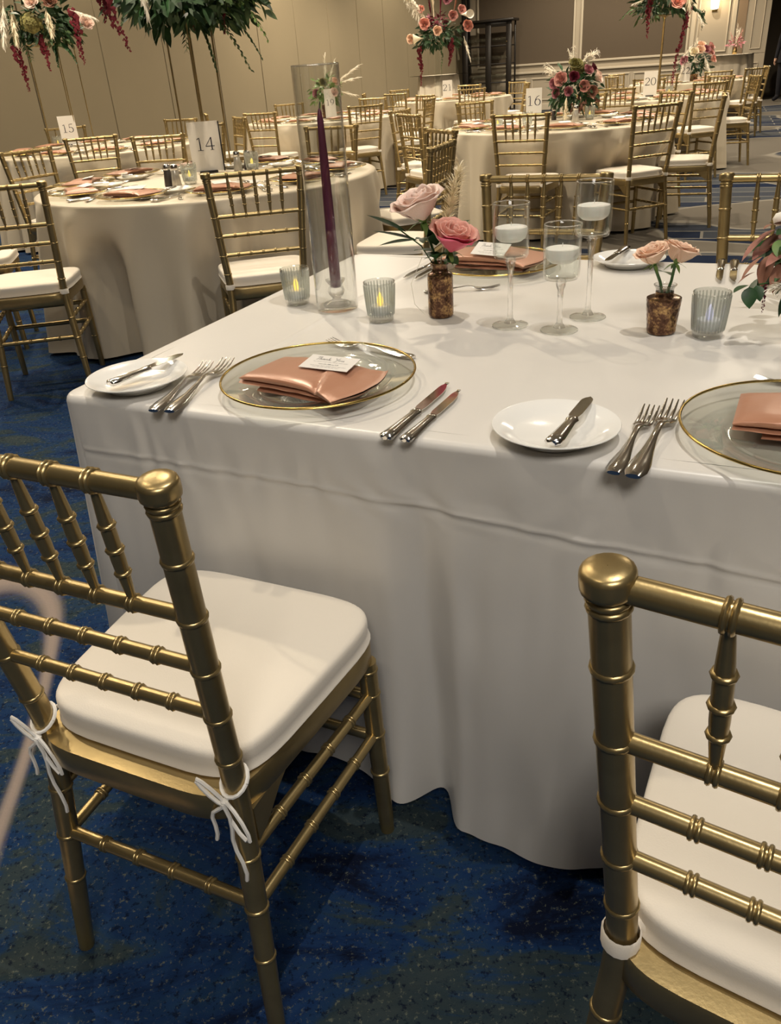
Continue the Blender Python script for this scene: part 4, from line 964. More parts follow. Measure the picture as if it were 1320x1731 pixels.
long_rose('rose', (.527, 1.450, TT+.07), (.503, 1.443, .892), (-.30, -.05, .95), .029, 'peach', 'left one of two small peach roses in the short gold vase', None, 0, 7)
long_rose('rose', (.535, 1.452, TT+.07), (.546, 1.450, .890), (.35, -.02, .93), .031, 'peach', 'right one of two small peach roses in the short gold vase', None, 1, 8)

# ---------------------------------------------------------------- arrangement at the right edge of the head table
t = empty('flower_arrangement', (.90, 1.43, TT), 0, 'low mixed flower arrangement cut off by the right edge of the photo', 'flowers')
O = Vector((.90, 1.43, TT)); Lc = lambda x, y, z: tuple(Vector((x, y, z))-O)
MB().lathe([(0, 0), (.055, 0), (.06, .004), (.075, .05), (.08, .075), (.076, .078), (.07, .07), (0, .03)], 32, cap=False).build('bowl', MT['mercury'], t)
foliage(t, (0, 0, .12), .17, 150, 'leaf', (.05, .09), 11, .6, -.45)
foliage(t, (0, 0, .13), .13, 80, 'leafl', (.04, .07), 12, .6, -.2)
MB().tube([(0, 0, .07), (-.10, -.03, .10), (-.24, -.07, .10)], .0015, 5).build('stem', MT['stem'], t)
for (a, d, L, w, m) in (((.705, 1.44, .930), (-.85, -.35, -.30), .075, .024, 'pinkbrown'), ((.72, 1.44, .935), (-.7, -.3, .0), .06, .020, 'pinkbrown'), ((.74, 1.43, .938), (-.4, -.5, .2), .06, .022, 'pinkbrown'),
                        ((.690, 1.39, .905), (-.45, -.35, -.62), .060, .034, 'bronze'), ((.675, 1.395, .900), (-.8, -.2, -.45), .052, .018, 'bronze'), ((.70, 1.37, .895), (-.5, -.5, -.55), .058, .026, 'bronze'), ((.715, 1.38, .900), (-.3, -.5, -.5), .05, .026, 'bronze'), ((.66, 1.38, .878), (-.8, -.1, -.2), .035, .012, 'bronze')):
    leaf(t, Lc(*a), d, L, w, m, .25, .3, 'petal')
for (a, d, L, w, m) in (((.642, 1.357, .862), (-.9, -.3, -.05), .034, .026, 'leaf'), ((.640, 1.352, .860), (-.1, -.5, -.75), .036, .026, 'leaf'), ((.652, 1.352, .862), (.1, -.5, -.6), .028, .020, 'leaf'),
                        ((.712, 1.352, .852), (-.55, -.35, -.75), .05, .016, 'leafd'), ((.718, 1.355, .852), (-.25, -.4, -.8), .042, .016, 'leafd'), ((.722, 1.352, .845), (.2, -.4, -.8), .042, .016, 'leafd'),
                        ((.735, 1.40, .915), (-.6, -.6, .15), .075, .034, 'leaf'), ((.74, 1.39, .895), (-.75, -.5, -.15), .08, .034, 'leaf'), ((.73, 1.38, .905), (-.4, -.6, -.25), .07, .03, 'leafl'), ((.755, 1.37, .87), (-.7, -.4, -.1), .075, .03, 'leaf'), ((.70, 1.40, .925), (-.1, -.6, -.3), .05, .026, 'leafl')):
    leaf(t, Lc(*a), d, L, w, m, .2, .25)
rnd_ = random.Random(5)
for k in range(26):
    p = (.735+rnd_.uniform(-.03, .05), 1.40+rnd_.uniform(-.05, .05), .90+rnd_.uniform(-.05, .05)); m = ('leaf', 'leafd', 'bronze', 'leafl', 'leaf', 'pinkbrown')[k % 6]
    leaf(t, Lc(*p), (-.7+rnd_.uniform(-.3, .5), -.5+rnd_.uniform(-.3, .3), rnd_.uniform(-.5, .5)), rnd_.uniform(.04, .065), rnd_.uniform(.018, .03), m, .3, rnd_.uniform(-.6, .6), 'petal' if m in ('bronze', 'pinkbrown') else 'leaf')
plume(t, Lc(.748, 1.355, .858), Lc(.672, 1.335, .862), .016, 'pampasw', 220, .2, 3)
amaranth(t, Lc(.672, 1.36, .858), .048, .0048, 3, 'wine')
MB().lathe([(0, -.012), (.008, -.009), (.012, 0), (.008, .009), (0, .012)], 12, Lc(.722, 1.45, .950)).build('white_bud', MT['pampasw'], t)
for p, d, m, s in (((.80, 1.40, .93), (-.4, -.6, .7), 'dustypink', .045), ((.90, 1.33, .92), (0, -.8, .6), 'blush', .05), ((.97, 1.42, .95), (.4, -.2, .9), 'coral', .05), ((.85, 1.50, .95), (-.3, .5, .8), 'mauve', .045)): rose(t, Lc(*p), d, s, m)

# ================================================================ round banquet tables
def round_cloth(seed, R0=.914, H=.76, mat='linen', nf=19, flare=.055, drop=.018, chairs=()):
    rnd = random.Random(seed); ph = [rnd.uniform(0, 6.28) for _ in range(6)]; mb = MB(); seg = 240
    rows = [(0, 0), (.3, 0), (.6, 0), (R0-.03, 0), (R0-.008, .001), (R0-.001, .006), (R0, .014)] + [(R0, d) for d in (.03, .06, .1, .16, .23, .31, .40, .49, .58, .66, .72, H-drop)]
    vs = []; fs = []
    for r, d in rows:
        for i in range(seg):
            a = 2*pi*i/seg; k = d/H; fo = 0; rr = r
            if d > .014:
                f = 1.0*sin(a*nf+ph[0]+1.6*sin(a*3+ph[1])) + .4*sin(a*(nf*1.62//1)+ph[2]+sin(a*5)) + .6*sin(a*7+ph[3])
                rr = r + flare*k*.9; fo = flare*1.15*k**.65*f + .005*nz(cos(a)*4, sin(a)*4, d*6+seed)
            r0_ = rr
            if d > .10:
                for (ax, ay, f) in chairs:     # chairs pushed in press the cloth inwards
                    nx, ny = -cos(f), -sin(f); fr = ax*nx + ay*ny - .455; pr = cos(a)*nx + sin(a)*ny
                    if pr > .3:
                        lat = abs(-cos(a)*rr*ny + sin(a)*rr*nx - (-ax*ny + ay*nx)); lim = fr/pr
                        wgt = min(1, max(0, (d-.10)/.16)); wgt *= min(1, max(0, (.42-lat)/.2))
                        if rr > lim: rr = rr + (lim-rr)*wgt; fo *= 1-.4*wgt
            rr += fo
            vs.append((rr*cos(a), rr*sin(a), H-d))
    for j in range(len(rows)-1):
        for i in range(seg):
            q = (i+1) % seg; fs.append((j*seg+i, j*seg+q, j*seg+seg+q, j*seg+seg+i) if j else (j*seg+i, j*seg+seg+q, j*seg+seg+i))
    return mb.add(vs, [f[::-1] for f in fs])
NS = ['leftmost', 'second', 'third', 'fourth', 'fifth', 'sixth', 'seventh', 'eighth', 'ninth', 'tenth']
def place_settings(n, rot, full, rr=.70, ns=10):
    cx, cy = TBL[n]; w = WORDN[n]; lst = []
    for k in range(ns):
        a = rot + 2*pi*k/ns; px = proj((cx+rr*cos(a), cy+rr*sin(a), .77))
        if -30 < px[0] < 1350 and -5 < px[1]: lst.append((px[0], a))
    lst.sort()
    for i, (_, a) in enumerate(lst):
        which = ('%s place setting' % NS[i]) if i == 0 else '%s place setting from the left' % NS[i]
        M = Matrix.Translation((cx, cy, .7612)) @ Matrix.Rotation(a+pi/2, 4, 'Z') @ Matrix.Translation((0, -rr, 0))   # local +y looks at the table centre
        def put(dk, nm, x, y, z, rz, label, cat, grp):
            q = M @ Vector((x, y, z)); o = obj_from(DATA[dk] if isinstance(dk, str) else dk, nm, None, q, (0, 0, a+pi/2+rz))
            return tag(o, '%s of the %s on table %s' % (label, which, w), cat, grp)
        q = M @ Vector((0, 0, 0)); e = empty('charger_plate', q, a, 'glass charger of the %s on table %s' % (which, w), 'plate', 'glass chargers on the round tables')
        obj_from(DATA['CH'], 'glass_disc', e); obj_from(DATA['RM'], 'gold_rim', e)
        q = M @ Vector((0, 0, .0073)); tag(obj_from(NAPD[(i+n) % 3], 'folded_napkin', None, q, (0, 0, a+pi/2+random.uniform(-.25, .25)), (1.15, 1.1, 1)), 'copper napkin of the %s on table %s' % (which, w), 'napkin', 'copper napkins on the round tables')
        put('PL', 'bread_plate', -.205, .205, 0, 0, 'white bread plate', 'plate', 'bread plates on the round tables')
        put('F1', 'dinner_fork', -.195, -.10, .0004, .0, 'fork', 'fork', 'forks on the round tables')
        put('K1', 'dinner_knife', .192, -.12, .0004, .0, 'dinner knife', 'knife', 'knives on the round tables')
        if full:
            put('K1', 'dinner_knife', .217, -.12, .0004, -.03, 'outer dinner knife', 'knife', 'knives on the round tables')
            put('B1', 'butter_knife', -.24, .13, .0205, -.45, 'butter knife', 'knife', 'butter knives on the round tables')
            put('F1', 'dessert_fork', .10, .20, .0004, 1.55, 'dessert fork', 'fork', 'dessert forks on the round tables')
            if n == 14 or n == 16:
                q = M @ Vector((.01, .03, .047)); o = MB().box(0, 0, 0, .088, .056, .001).build('thank_you_card', MT['card'], None, False); o.location = q; o.rotation_euler = (.15, 0, a+pi/2+.2)
                tag(o, 'white card on the napkin of the %s on table %s' % (which, w), 'card', 'cards on the round tables')
random.seed(3)
for n, (cx, cy) in TBL.items():
    o = round_cloth(n, chairs=[(x-cx, y-cy, R(f)) for x, y, f in CH_T[n] if math.hypot(x-cx, y-cy) < 1.55]).build('round_tablecloth', MT['linen']); o.location = (cx, cy, 0)
    tag(o, 'beige satin cloth draped to the floor over the round table numbered ' + WORDN[n], 'tablecloth', 'round table cloths')
place_settings(14, R(248), True); place_settings(16, R(262), True); place_settings(15, R(255), True)
for n, r in ((19, 250), (20, 235), (21, 262), (22, 228)): place_settings(n, R(r), False)
table_card(14, 'fourteen', (-.915, 5.06, .7612), R(10), .175, .262, -.07, True, nh=.066)
table_card(15, 'fifteen', (-2.90, 8.78, .7612), R(18), .16, .255, -.06, nh=.07)
table_card(16, 'sixteen', (1.50, 7.72, .7612), R(-8), .135, .235, -.05, nh=.075)
table_card(20, 'twenty', (3.33, 11.0 - .75, .7612), R(-18), .15, .25, -.05, nh=.075)
table_card(22, 'twenty-two', (5.03, 13.85, .7612), R(-18), .15, .25, -.05, nh=.085)
table_card(21, 'twenty-one', (1.36, 14.0, .7612), R(-5), .15, .25, -.05, nh=.085, txt='21')
table_card(19, 'nineteen', (-.36, 10.45, .7612), R(15), .13, .30, -.05, nh=.06)
def shaker(x, y, mat, label, s=1.0):
    e = empty('shaker', (x, y, .7612), 0, label, 'shaker'); e.scale = (s, s, s)
    MB().lathe([(0, 0), (.021, 0), (.022, .004), (.019, .04), (.015, .068), (.014, .07), (0, .07)], 16).build('body', MT[mat], e)
    MB().lathe([(.0152, .069), (.0158, .071), (.0158, .088), (.012, .093), (0, .094)], 16).build('cap', MT['steel'], e)
shaker(-1.03, 4.50, 'pepper', 'dark pepper shaker left of the number card on table fourteen', 1.15); shaker(-.985, 4.47, 'shaker', 'pale salt shaker left of the number card on table fourteen', 1.15)
shaker(-.74, 5.03, 'shaker', 'pale salt shaker right of the number card on table fourteen', 1.15); shaker(-.69, 5.10, 'pepper', 'dark pepper shaker right of the number card on table fourteen', 1.1)
shaker(1.62, 7.45, 'pepper', 'dark pepper shaker in front of the flowers on table sixteen'); shaker(1.70, 7.02, 'shaker', 'tall pale salt shaker in front of the flowers on table sixteen', 1.3)
for x, y, w in ((-.925, 4.53, 'fourteen, left of the number card'), (-.655, 5.02, 'fourteen, right of the number card'), (1.86, 7.20, 'sixteen, below the flowers'), (3.52, 10.15, 'twenty, beside the number card'), (-2.95, 8.55, 'fifteen, left of the number card')):
    votive((x, y, .7612), 'glass votive on table %s' % w, s=1.25, glass='ribbed'); tealight((x, y, .778), 'yellow tea light in the votive on table %s' % w, s=1.25)
for x, y, w in ((1.05, 6.85, 'sixteen, near its left side'), (1.3, 6.95, 'sixteen, behind the near chair')):
    votive((x, y, .7612), 'glass votive on table %s' % w, s=1.25); tealight((x, y, .778), 'yellow tea light in the votive on table %s' % w, s=1.25)

# ---------------------------------------------------------------- flowers on the round tables
def stand(n, x, y, h, side, npole, rot, label, r=.0055, plate_=True):
    e = empty('flower_stand', (x, y, .7612), rot, label, 'flower stand'); rad = side*.7071
    for k in range(npole):
        a = 2*pi*k/npole; MB().tube([(rad*cos(a), rad*sin(a), 0), (rad*cos(a), rad*sin(a), h)], r, 8).build('pole', MT['gold'], e)
    for z in (.004, h):
        mb = MB(); pts = [(rad*cos(2*pi*k/npole), rad*sin(2*pi*k/npole), z) for k in range(npole)]
        for k in range(npole): mb.tube([pts[k], pts[(k+1) % npole]], r*.9, 6)
        mb.build('frame_ring', MT['gold'], e)
    MB().lathe([(0, 0), (rad*.9, 0), (rad*.9, .008), (0, .008)], 24, (0, 0, h)).build('top_plate', MT['gold'], e)
    return e
stand(14, -.95, 5.30, .83, .18, 4, R(8), 'gold four-pole flower stand in the middle of table fourteen')
stand(15, -2.98, 9.0, .87, .33, 5, R(20), 'gold many-pole flower stand on table fifteen at the far left', .005)
# arrangement above table 14: mostly its green underside is in the picture
F = empty('flower_arrangement', (-.93, 5.28, .7612+.842), 0, 'large leafy arrangement on the gold stand of table fourteen, top cut off', 'flowers')
foliage(F, (0, 0, .06), .44, 620, 'leafd', (.07, .13), 21, .42, -.95); foliage(F, (.18, 0, .04), .32, 320, 'fern', (.05, .09), 22, .5, -.95); foliage(F, (.26, -.06, .04), .14, 90, 'leafl', (.04, .07), 23, .6, -.9)
for k in range(9):
    a = k*.7+2; leaf(F, (.12*cos(a)-.08, .10*sin(a)-.12, .02), (cos(a), sin(a)-.3, -.55), .15, .085, 'leaf', .25, .3)
amaranth(F, (-.36, -.40, .14), .36, .034, 1, dx=(.24, 0)); amaranth(F, (-.40, -.36, .18), .26, .026, 2, dx=(.1, 0)); amaranth(F, (-.34, -.40, .20), .22, .03, 15); amaranth(F, (.20, -.1, .10), .26, .02, 3); amaranth(F, (.03, -.1, .12), .25, .02, 6)
plume(F, (-.14, -.46, .20), (-.12, -.50, -.06), .028, 'pampasw', 120, .2, 7); plume(F, (-.10, -.46, .20), (-.03, -.50, .04), .024, 'pampasw', 90, .3, 8); plume(F, (-.16, -.46, .20), (-.22, -.5, .03), .02, 'pampasw', 60, .3, 9)
for a, b_ in (((.25, -.05, .05), (.44, -.12, -.20)), ((.10, .0, -.02), (.30, .1, -.34)), ((.05, -.05, -.02), (.12, -.05, -.33)), ((-.02, .05, 0), (-.06, .1, -.22)), ((.18, 0, 0), (.38, .0, -.28)), ((-.25, -.05, .1), (-.36, -.1, -.08)), ((.34, -.1, .12), (.5, -.1, .02))):
    fern(F, a, b_, .07, 'fern' if b_[0] < .4 else 'leafl', int(a[0]*100) % 7+1)
for p, d, m in (((-.12, -.26, .2), (-.2, -.9, .3), 'mauve'), ((.12, -.28, .22), (.1, -.9, .3), 'dustypink'), ((-.28, -.1, .25), (-.8, -.4, .4), 'blush'), ((.3, -.1, .28), (.8, -.4, .4), 'coral'), ((0, 0, .38), (0, -.2, 1), 'blush')): rose(F, p, d, .06, m)
# arrangement above table 15
F = empty('flower_arrangement', (-2.98, 9.0, .7612+.885), 0, 'large pink and cream arrangement on the gold stand at the far left', 'flowers')
foliage(F, (0, 0, .16), .38, 330, 'leafd', (.07, .13), 31, .6, -.65); foliage(F, (.12, -.1, .05), .26, 90, 'fern', (.05, .09), 32, .5, -.9)
FR = [(-.10, -.38, .42, 'coral'), (.08, -.40, .30, 'blush'), (.22, -.34, .30, 'bronze'), (-.45, -.16, .24, 'coral'), (.30, -.25, .50, 'mauve'), (.40, -.20, .42, 'dustypink'), (.17, -.33, .48, 'wine'), (.44, -.14, .12, 'blush'), (-.02, -.2, .56, 'dustypink'), (.1, -.3, .44, 'wine'), (.28, -.3, .62, 'blush'), (-.3, -.25, .6, 'mauve')]
for x, y, z, m in FR: rose(F, (x, y, z), (x*.8, y-.2, .25), .072, m)
for x, y, z, r in ((.02, -.36, .14, .10), (.0, -.36, .52, .09)): hydrangea(F, (x, y, z), r)
for a, b_, w, m in (((-.22, -.3, .66), (-.26, -.42, .28), .06, 'pampas'), ((-.2, -.32, .34), (-.25, -.42, .02), .05, 'pampasw'), ((-.14, -.32, .30), (-.14, -.40, .02), .05, 'pampas'), ((.18, -.36, .28), (.20, -.42, .05), .045, 'pampas'), ((.36, -.25, .24), (.58, -.28, .16), .025, 'pampasw'), ((-.3, -.3, .7), (-.36, -.4, .45), .06, 'pampas')):
    plume(F, a, b_, w, m, 150, .25, int(abs(b_[2])*100)+3)
amaranth(F, (-.24, -.2, -.02), .38, .035, 4, dx=(.1, 0)); amaranth(F, (.04, -.3, .02), .26, .035, 5, dx=(.15, 0)); amaranth(F, (.36, -.2, .22), .42, .042, 6, dx=(.03, 0))
for a, b_ in (((-.3, -.2, .1), (-.5, -.2, .0)), ((-.15, -.2, 0), (-.08, -.3, -.14)), ((.2, -.2, 0), (.3, -.2, -.18)), ((.15, -.2, 0), (.12, -.2, -.2))): fern(F, a, b_, .08, 'leaf', 3)
def calla_or_rose(F, items, s):
    for x, y, z, m in items: rose(F, (x, y, z), (x, y-.3*abs(y)-.1, z*.4), s, m)
# low arrangement on table 16
e = empty('pedestal_vase', (1.74, 7.38, .7612), 0, 'low glass vase under the flowers on table sixteen', 'vase'); MB().lathe([(0, 0), (.06, 0), (.065, .005), (.05, .06), (.06, .12), (.055, .12), (0, .05)], 24, cap=False).build('body', MT['thin'], e)
F = empty('flower_arrangement', (1.74, 7.38, .7612+.122), 0, 'rounded pink and green arrangement with white feathery grass on table sixteen', 'flowers')
foliage(F, (0, 0, .10), .20, 240, 'leaf', (.05, .09), 41, .9, -.8); foliage(F, (.08, -.04, .02), .14, 70, 'bronze', (.04, .07), 42, .9, -.9)
for x, y, z, m, s in ((-.11, -.15, .17, 'dustypink', .062), (.09, -.12, .22, 'mauve', .05), (.17, -.10, .17, 'blush', .058), (.0, -.10, .26, 'hydrangea', .06), (-.06, -.18, .09, 'mauve', .04), (-.13, -.1, .08, 'mauve', .045), (.16, -.02, .24, 'wine', .04)): rose(F, (x, y, z), (x, y, z*.5), s, m)
hydrangea(F, (.03, -.08, .25), .065, 'hydrangea', 3)
for a, b_, w, m in (((-.08, -.2, .07), (-.1, -.25, -.1), .03, 'pampas'),):
    plume(F, a, b_, w, m, 70, .2, int(b_[0]*100)+60)
leaf(F, (.18, -.1, .03), (.9, -.2, -.4), .09, .04, 'leafd')
wisps(F, (.07, -.03, .26), (.55, -.1, .85), .24, 13, .28, .45, 1); wisps(F, (-.10, -.05, .20), (-.9, -.1, .45), .17, 10, .3, .1, 2); wisps(F, (-.0, -.02, .27), (-.2, 0, 1), .16, 5, .25, .05, 3)
for x, y, z, m, s_ in ((-.03, -.2, .19, 'wine', .045), (.05, -.19, .12, 'dustypink', .05), (.12, -.17, .08, 'bronze', .05), (-.16, -.12, .15, 'mauve', .045)): rose(F, (x, y, z), (x, y-.1, z*.5), s_, m)
foliage(F, (.05, -.06, .10), .19, 120, 'leafd', (.05, .08), 44, .9, -.9)
# table 22 low round arrangement
e = empty('pedestal_vase', (5.22, 14.0, .7612), 0, 'small vase under the rounded flowers on table twenty-two', 'vase'); MB().lathe([(0, 0), (.07, 0), (.06, .06), (.07, .10), (.06, .10), (0, .05)], 20, cap=False).build('body', MT['mercury'], e)
F = empty('flower_arrangement', (5.22, 14.0, .7612+.102), 0, 'rounded cream and pink arrangement behind the card numbered 22', 'flowers')
foliage(F, (0, 0, .13), .24, 220, 'leafd', (.06, .1), 51, .9, -.7)
for x, y, z, m in ((-.10, -.2, .28, 'pampas'), (-.02, -.2, .30, 'peach'), (.07, -.18, .30, 'mauve'), (.14, -.16, .27, 'dustypink'), (.2, -.12, .18, 'coral'), (-.2, -.14, .18, 'mauve'), (.02, -.1, .36, 'peach'), (.16, -.1, .34, 'dustypink')): rose(F, (x, y, z), (x, y, z*.5), .075, m)
for a, b_ in (((-.16, -.12, .32), (-.26, -.2, .1)), ((-.08, -.1, .36), (-.05, -.14, .48)), ((.05, -.2, .26), (.14, -.3, .0)), ((-.2, -.1, .1), (-.34, -.2, -.1)), ((-.1, -.1, .4), (-.24, -.16, .26))): plume(F, a, b_, .04, 'pampasw', 90, .3, int(b_[2]*50)+20)
# table 20 tall arrangement on a single gold trumpet
e = empty('flower_stand', (3.66, 10.95, .7612), 0, 'slim gold pole stand carrying the tall flowers on table twenty', 'flower stand')
MB().lathe([(0, 0), (.10, 0), (.10, .01), (.02, .018), (.0135, .04), (.0125, .78), (.03, .80), (.10, .81), (.10, .82), (0, .82)], 24).build('pole', MT['gold'], e)
F = empty('flower_arrangement', (3.66, 10.95, .7612+.822), 0, 'tall pink, rust and cream arrangement with a long red trail on table twenty', 'flowers')
foliage(F, (0, 0, .16), .36, 300, 'leafd', (.07, .12), 61, .6, -.75); foliage(F, (-.2, 0, .05), .22, 70, 'fern', (.05, .09), 62, .6, -.9)
for x, y, z, m, s in ((-.26, -.25, .22, 'blush', .075), (.0, -.36, .10, 'coral', .095), (.24, -.28, .35, 'dustypink', .08), (.38, -.2, .32, 'blush', .07), (-.3, -.2, .36, 'mauve', .07), (-.1, -.3, .4, 'coral', .08), (.1, -.2, .5, 'mauve', .08), (.3, -.1, .45, 'wine', .07)): rose(F, (x, y, z), (x, y-.2, .2), s, m)
for a, b_, w in (((.07, -.34, .38), (.12, -.44, .06), .07), ((.34, -.2, .22), (.56, -.24, .16), .04), ((.3, -.2, .0), (.38, -.25, -.14), .03), ((-.3, -.2, .16), (-.45, -.2, .12), .015)): plume(F, a, b_, w, 'pampasw' if w < .05 else 'pampas', 120, .3, int(b_[0]*100)+90)
amaranth(F, (.19, -.2, .1), .95, .035, 7, dx=(-.11, 0)); amaranth(F, (-.26, -.2, .16), .40, .035, 8); amaranth(F, (.42, -.1, .0), .2, .02, 9, 'leafd')
for a, b_ in (((-.3, 0, .1), (-.52, 0, -.02)), ((.35, 0, .05), (.5, 0, -.12)), ((.1, -.2, 0), (.22, -.2, -.15))): fern(F, a, b_, .08, 'fern', 4)
# table 21 arrangement on a clear stand
e = empty('flower_stand', (1.24, 14.3, .7612), 0, 'clear acrylic stand under the flowers of table twenty-one', 'flower stand')
MB().lathe([(0, 0), (.10, 0), (.10, .01), (.05, .012), (.05, .70), (.10, .702), (.10, .71), (0, .71)], 24, cap=False).build('clear_column', MT['thin'], e)
F = empty('flower_arrangement', (1.24, 14.3, .7612+.712), 0, 'fan-shaped peach and plum arrangement above table twenty-one with tall plumes', 'flowers')
foliage(F, (0, 0, .14), .38, 280, 'leafd', (.08, .14), 71, .55, -.7); foliage(F, (0, -.1, .32), .16, 80, 'wine', (.06, .1), 72, .9, -.5)
for x, y, z, m, s in ((-.02, -.38, .20, 'peach', .075), (.22, -.3, .38, 'dustypink', .08), (.14, -.26, .60, 'mauve', .085), (-.2, -.3, .30, 'coral', .09), (.44, -.2, .24, 'coral', .09), (-.4, -.2, .12, 'peach', .075), (.36, -.2, .46, 'dustypink', .07), (-.24, -.2, .5, 'coral', .06)): rose(F, (x, y, z), (x*.5, y-.4, .15), s, m)
wisps(F, (-.16, -.2, .36), (-.62, -.1, .8), .52, 16, .10, .15, 5, w=.008)
calla(F, (-.22, -.3, .13), (-.9, -.4, -.05), .22, .07, 'pampas'); calla(F, (.34, -.25, .40), (.9, -.35, .0), .2, .06)
plume(F, (-.18, -.2, .34), (-.52, -.25, .86), .05, 'pampasw', 130, .9, 11); plume(F, (-.04, -.1, .4), (-.08, -.1, 1.05), .035, 'pampas', 110, .0, 12); plume(F, (.40, -.2, .12), (.48, -.25, -.18), .04, 'pampasw', 60, .1, 13)
for x, z1, m in ((.10, 1.1, 'wine'), (.42, 1.0, 'bronze'), (-.12, .7, 'wine')): plume(F, (x*.6, -.05, .4), (x, -.1, z1), .03, m, 70, .0, 14)
amaranth(F, (-.28, -.2, .0), .52, .04, 10); amaranth(F, (.20, -.2, .05), .32, .045, 11, dx=(-.1, 0)); amaranth(F, (.05, -.2, 0), .4, .02, 12, 'fern')
# table 19 loose arrangement seen through the glass cylinder
e = empty('pedestal_vase', (-.42, 10.62, .7612), 0, 'slim vase of the loose flowers on table nineteen', 'vase'); MB().lathe([(0, 0), (.05, 0), (.045, .05), (.05, .14), (.045, .14), (0, .05)], 20, cap=False).build('body', MT['mercury'], e)
F = empty('flower_arrangement', (-.42, 10.62, .7612+.142), 0, 'loose green and cream arrangement on table nineteen, seen through the glass cylinder', 'flowers')
foliage(F, (0, 0, .12), .18, 160, 'leafl', (.06, .1), 81, 1.1, -.6)
for x, y, z, m in ((.1, -.12, .12, 'blush'), (.0, -.14, .22, 'hydrangea'), (.12, -.1, .22, 'peach'), (-.08, -.1, .12, 'mauve')): rose(F, (x, y, z), (x, y, z*.4), .055, m)
for a, b_ in (((.1, 0, .2), (.42, 0, .38)), ((.1, 0, .2), (.40, 0, .26)), ((.02, 0, .25), (.04, 0, .52)), ((.05, 0, .2), (.14, 0, .44)), ((.1, 0, .15), (.36, 0, .08))): plume(F, a, b_, .03, 'pampasw', 45, .1, int(b_[2]*100)+7)

# ================================================================ cocktail tables, cabinet, person
def cocktail(x, y, label, seed, Rt=.40, H=1.06):
    o = round_cloth(seed, Rt, H, 'cocktail', 11, .05, .02).build('cocktail_tablecloth', MT['cocktail']); o.location = (x, y, 0); tag(o, label, 'tablecloth')
cocktail(1.60, 18.3, 'ivory cloth on the tall cocktail table near the left wall, behind card 21', 91)
cocktail(7.05, 17.1, 'ivory cloth on the tall cocktail table near the doorway', 92)
e = empty('bud_vase', (7.09, 17.05, 1.0612), 0, 'small brass vase on the cocktail table near the doorway', 'vase'); MB().lathe([(0, 0), (.035, 0), (.04, .01), (.04, .07), (.03, .085), (.03, .12), (.02, .12), (0, .05)], 18, cap=False).build('body', MT['brass'], e)
F = empty('flower_arrangement', (7.09, 17.05, 1.183), 0, 'small mauve posy with pale feathery tips on the cocktail table near the doorway', 'flowers')
foliage(F, (0, 0, .06), .13, 60, 'mauve', (.05, .08), 93, .8, -.4)
for a, b_ in (((0, 0, .05), (.0, 0, .34)), ((-.03, 0, .05), (-.12, 0, .24)), ((.03, 0, .05), (.10, 0, .26)), ((0, 0, .05), (.06, 0, .3))): plume(F, a, b_, .05, 'dustypink' if a[0] else 'pampasw', 50, .1, int(b_[0]*100)+30)
# glass cabinet against the back wall
px, py = rp(.88, -.55)
e = empty('glassware_cabinet', (px, py, 0), RA, 'black open cabinet of glassware standing against the back wall', 'cabinet')
Wc, Dc, Hc = 1.30, .46, 2.12; bl = MT['black']
MB().box(0, 0, Hc+.02, Wc+.12, Dc+.10, .06, .012).build('top', bl, e); MB().box(0, 0, .05, Wc, Dc, .10, .01).build('plinth', bl, e)
for x, w in ((-Wc/2+.06, .12), (0.03, .15), (Wc/2-.07, .14)):
    MB().box(x, -Dc/2+.03, Hc/2, w, .05, Hc, .006).build('post', bl, e)
for x in (-Wc/2+.02, Wc/2-.02): MB().box(x, Dc/2-.03, Hc/2, .04, .05, Hc, .006).build('post', bl, e)
MB().box(0, -Dc/2+.03, Hc-.06, Wc, .04, .12, .006).build('header', bl, e)
SH = (1.58, 1.17, .74)
for z in SH: MB().box(0, 0, z, Wc-.06, Dc-.02, .028, .004).build('shelf', bl, e)
MB().box(0, -Dc/2+.03, .20, Wc, .04, .24, .006).build('lower_rail', bl, e)
MB().box(Wc/2-.12, -Dc/2, 1.66, .03, .03, .03, .008).build('knob', MT['brass'], e)
gm = MB().lathe([(0, 0), (.032, 0), (.030, .003), (.005, .008), (.004, .07), (.02, .085), (.034, .12), (.032, .17), (.030, .17), (.031, .12), (.018, .088), (0, .08)], 14, cap=False).build('tmp', MT['thin']); GD = gm.data; bpy.data.objects.remove(gm)
for zi, z in enumerate(SH):
    for bay in (0, 1):
        for row in (0, 1):
            for k in range(6):
                x = (-.50 if bay == 0 else .13) + .085*k; q = rp(.88+x, -.55-.10+.16*row)
                o = obj_from(GD, 'wine_glass', None, (q[0], q[1], z+.0145)); tag(o, 'small clear stemmed glass among the rows on the black cabinet shelves', 'glass', 'glasses on the cabinet shelves')
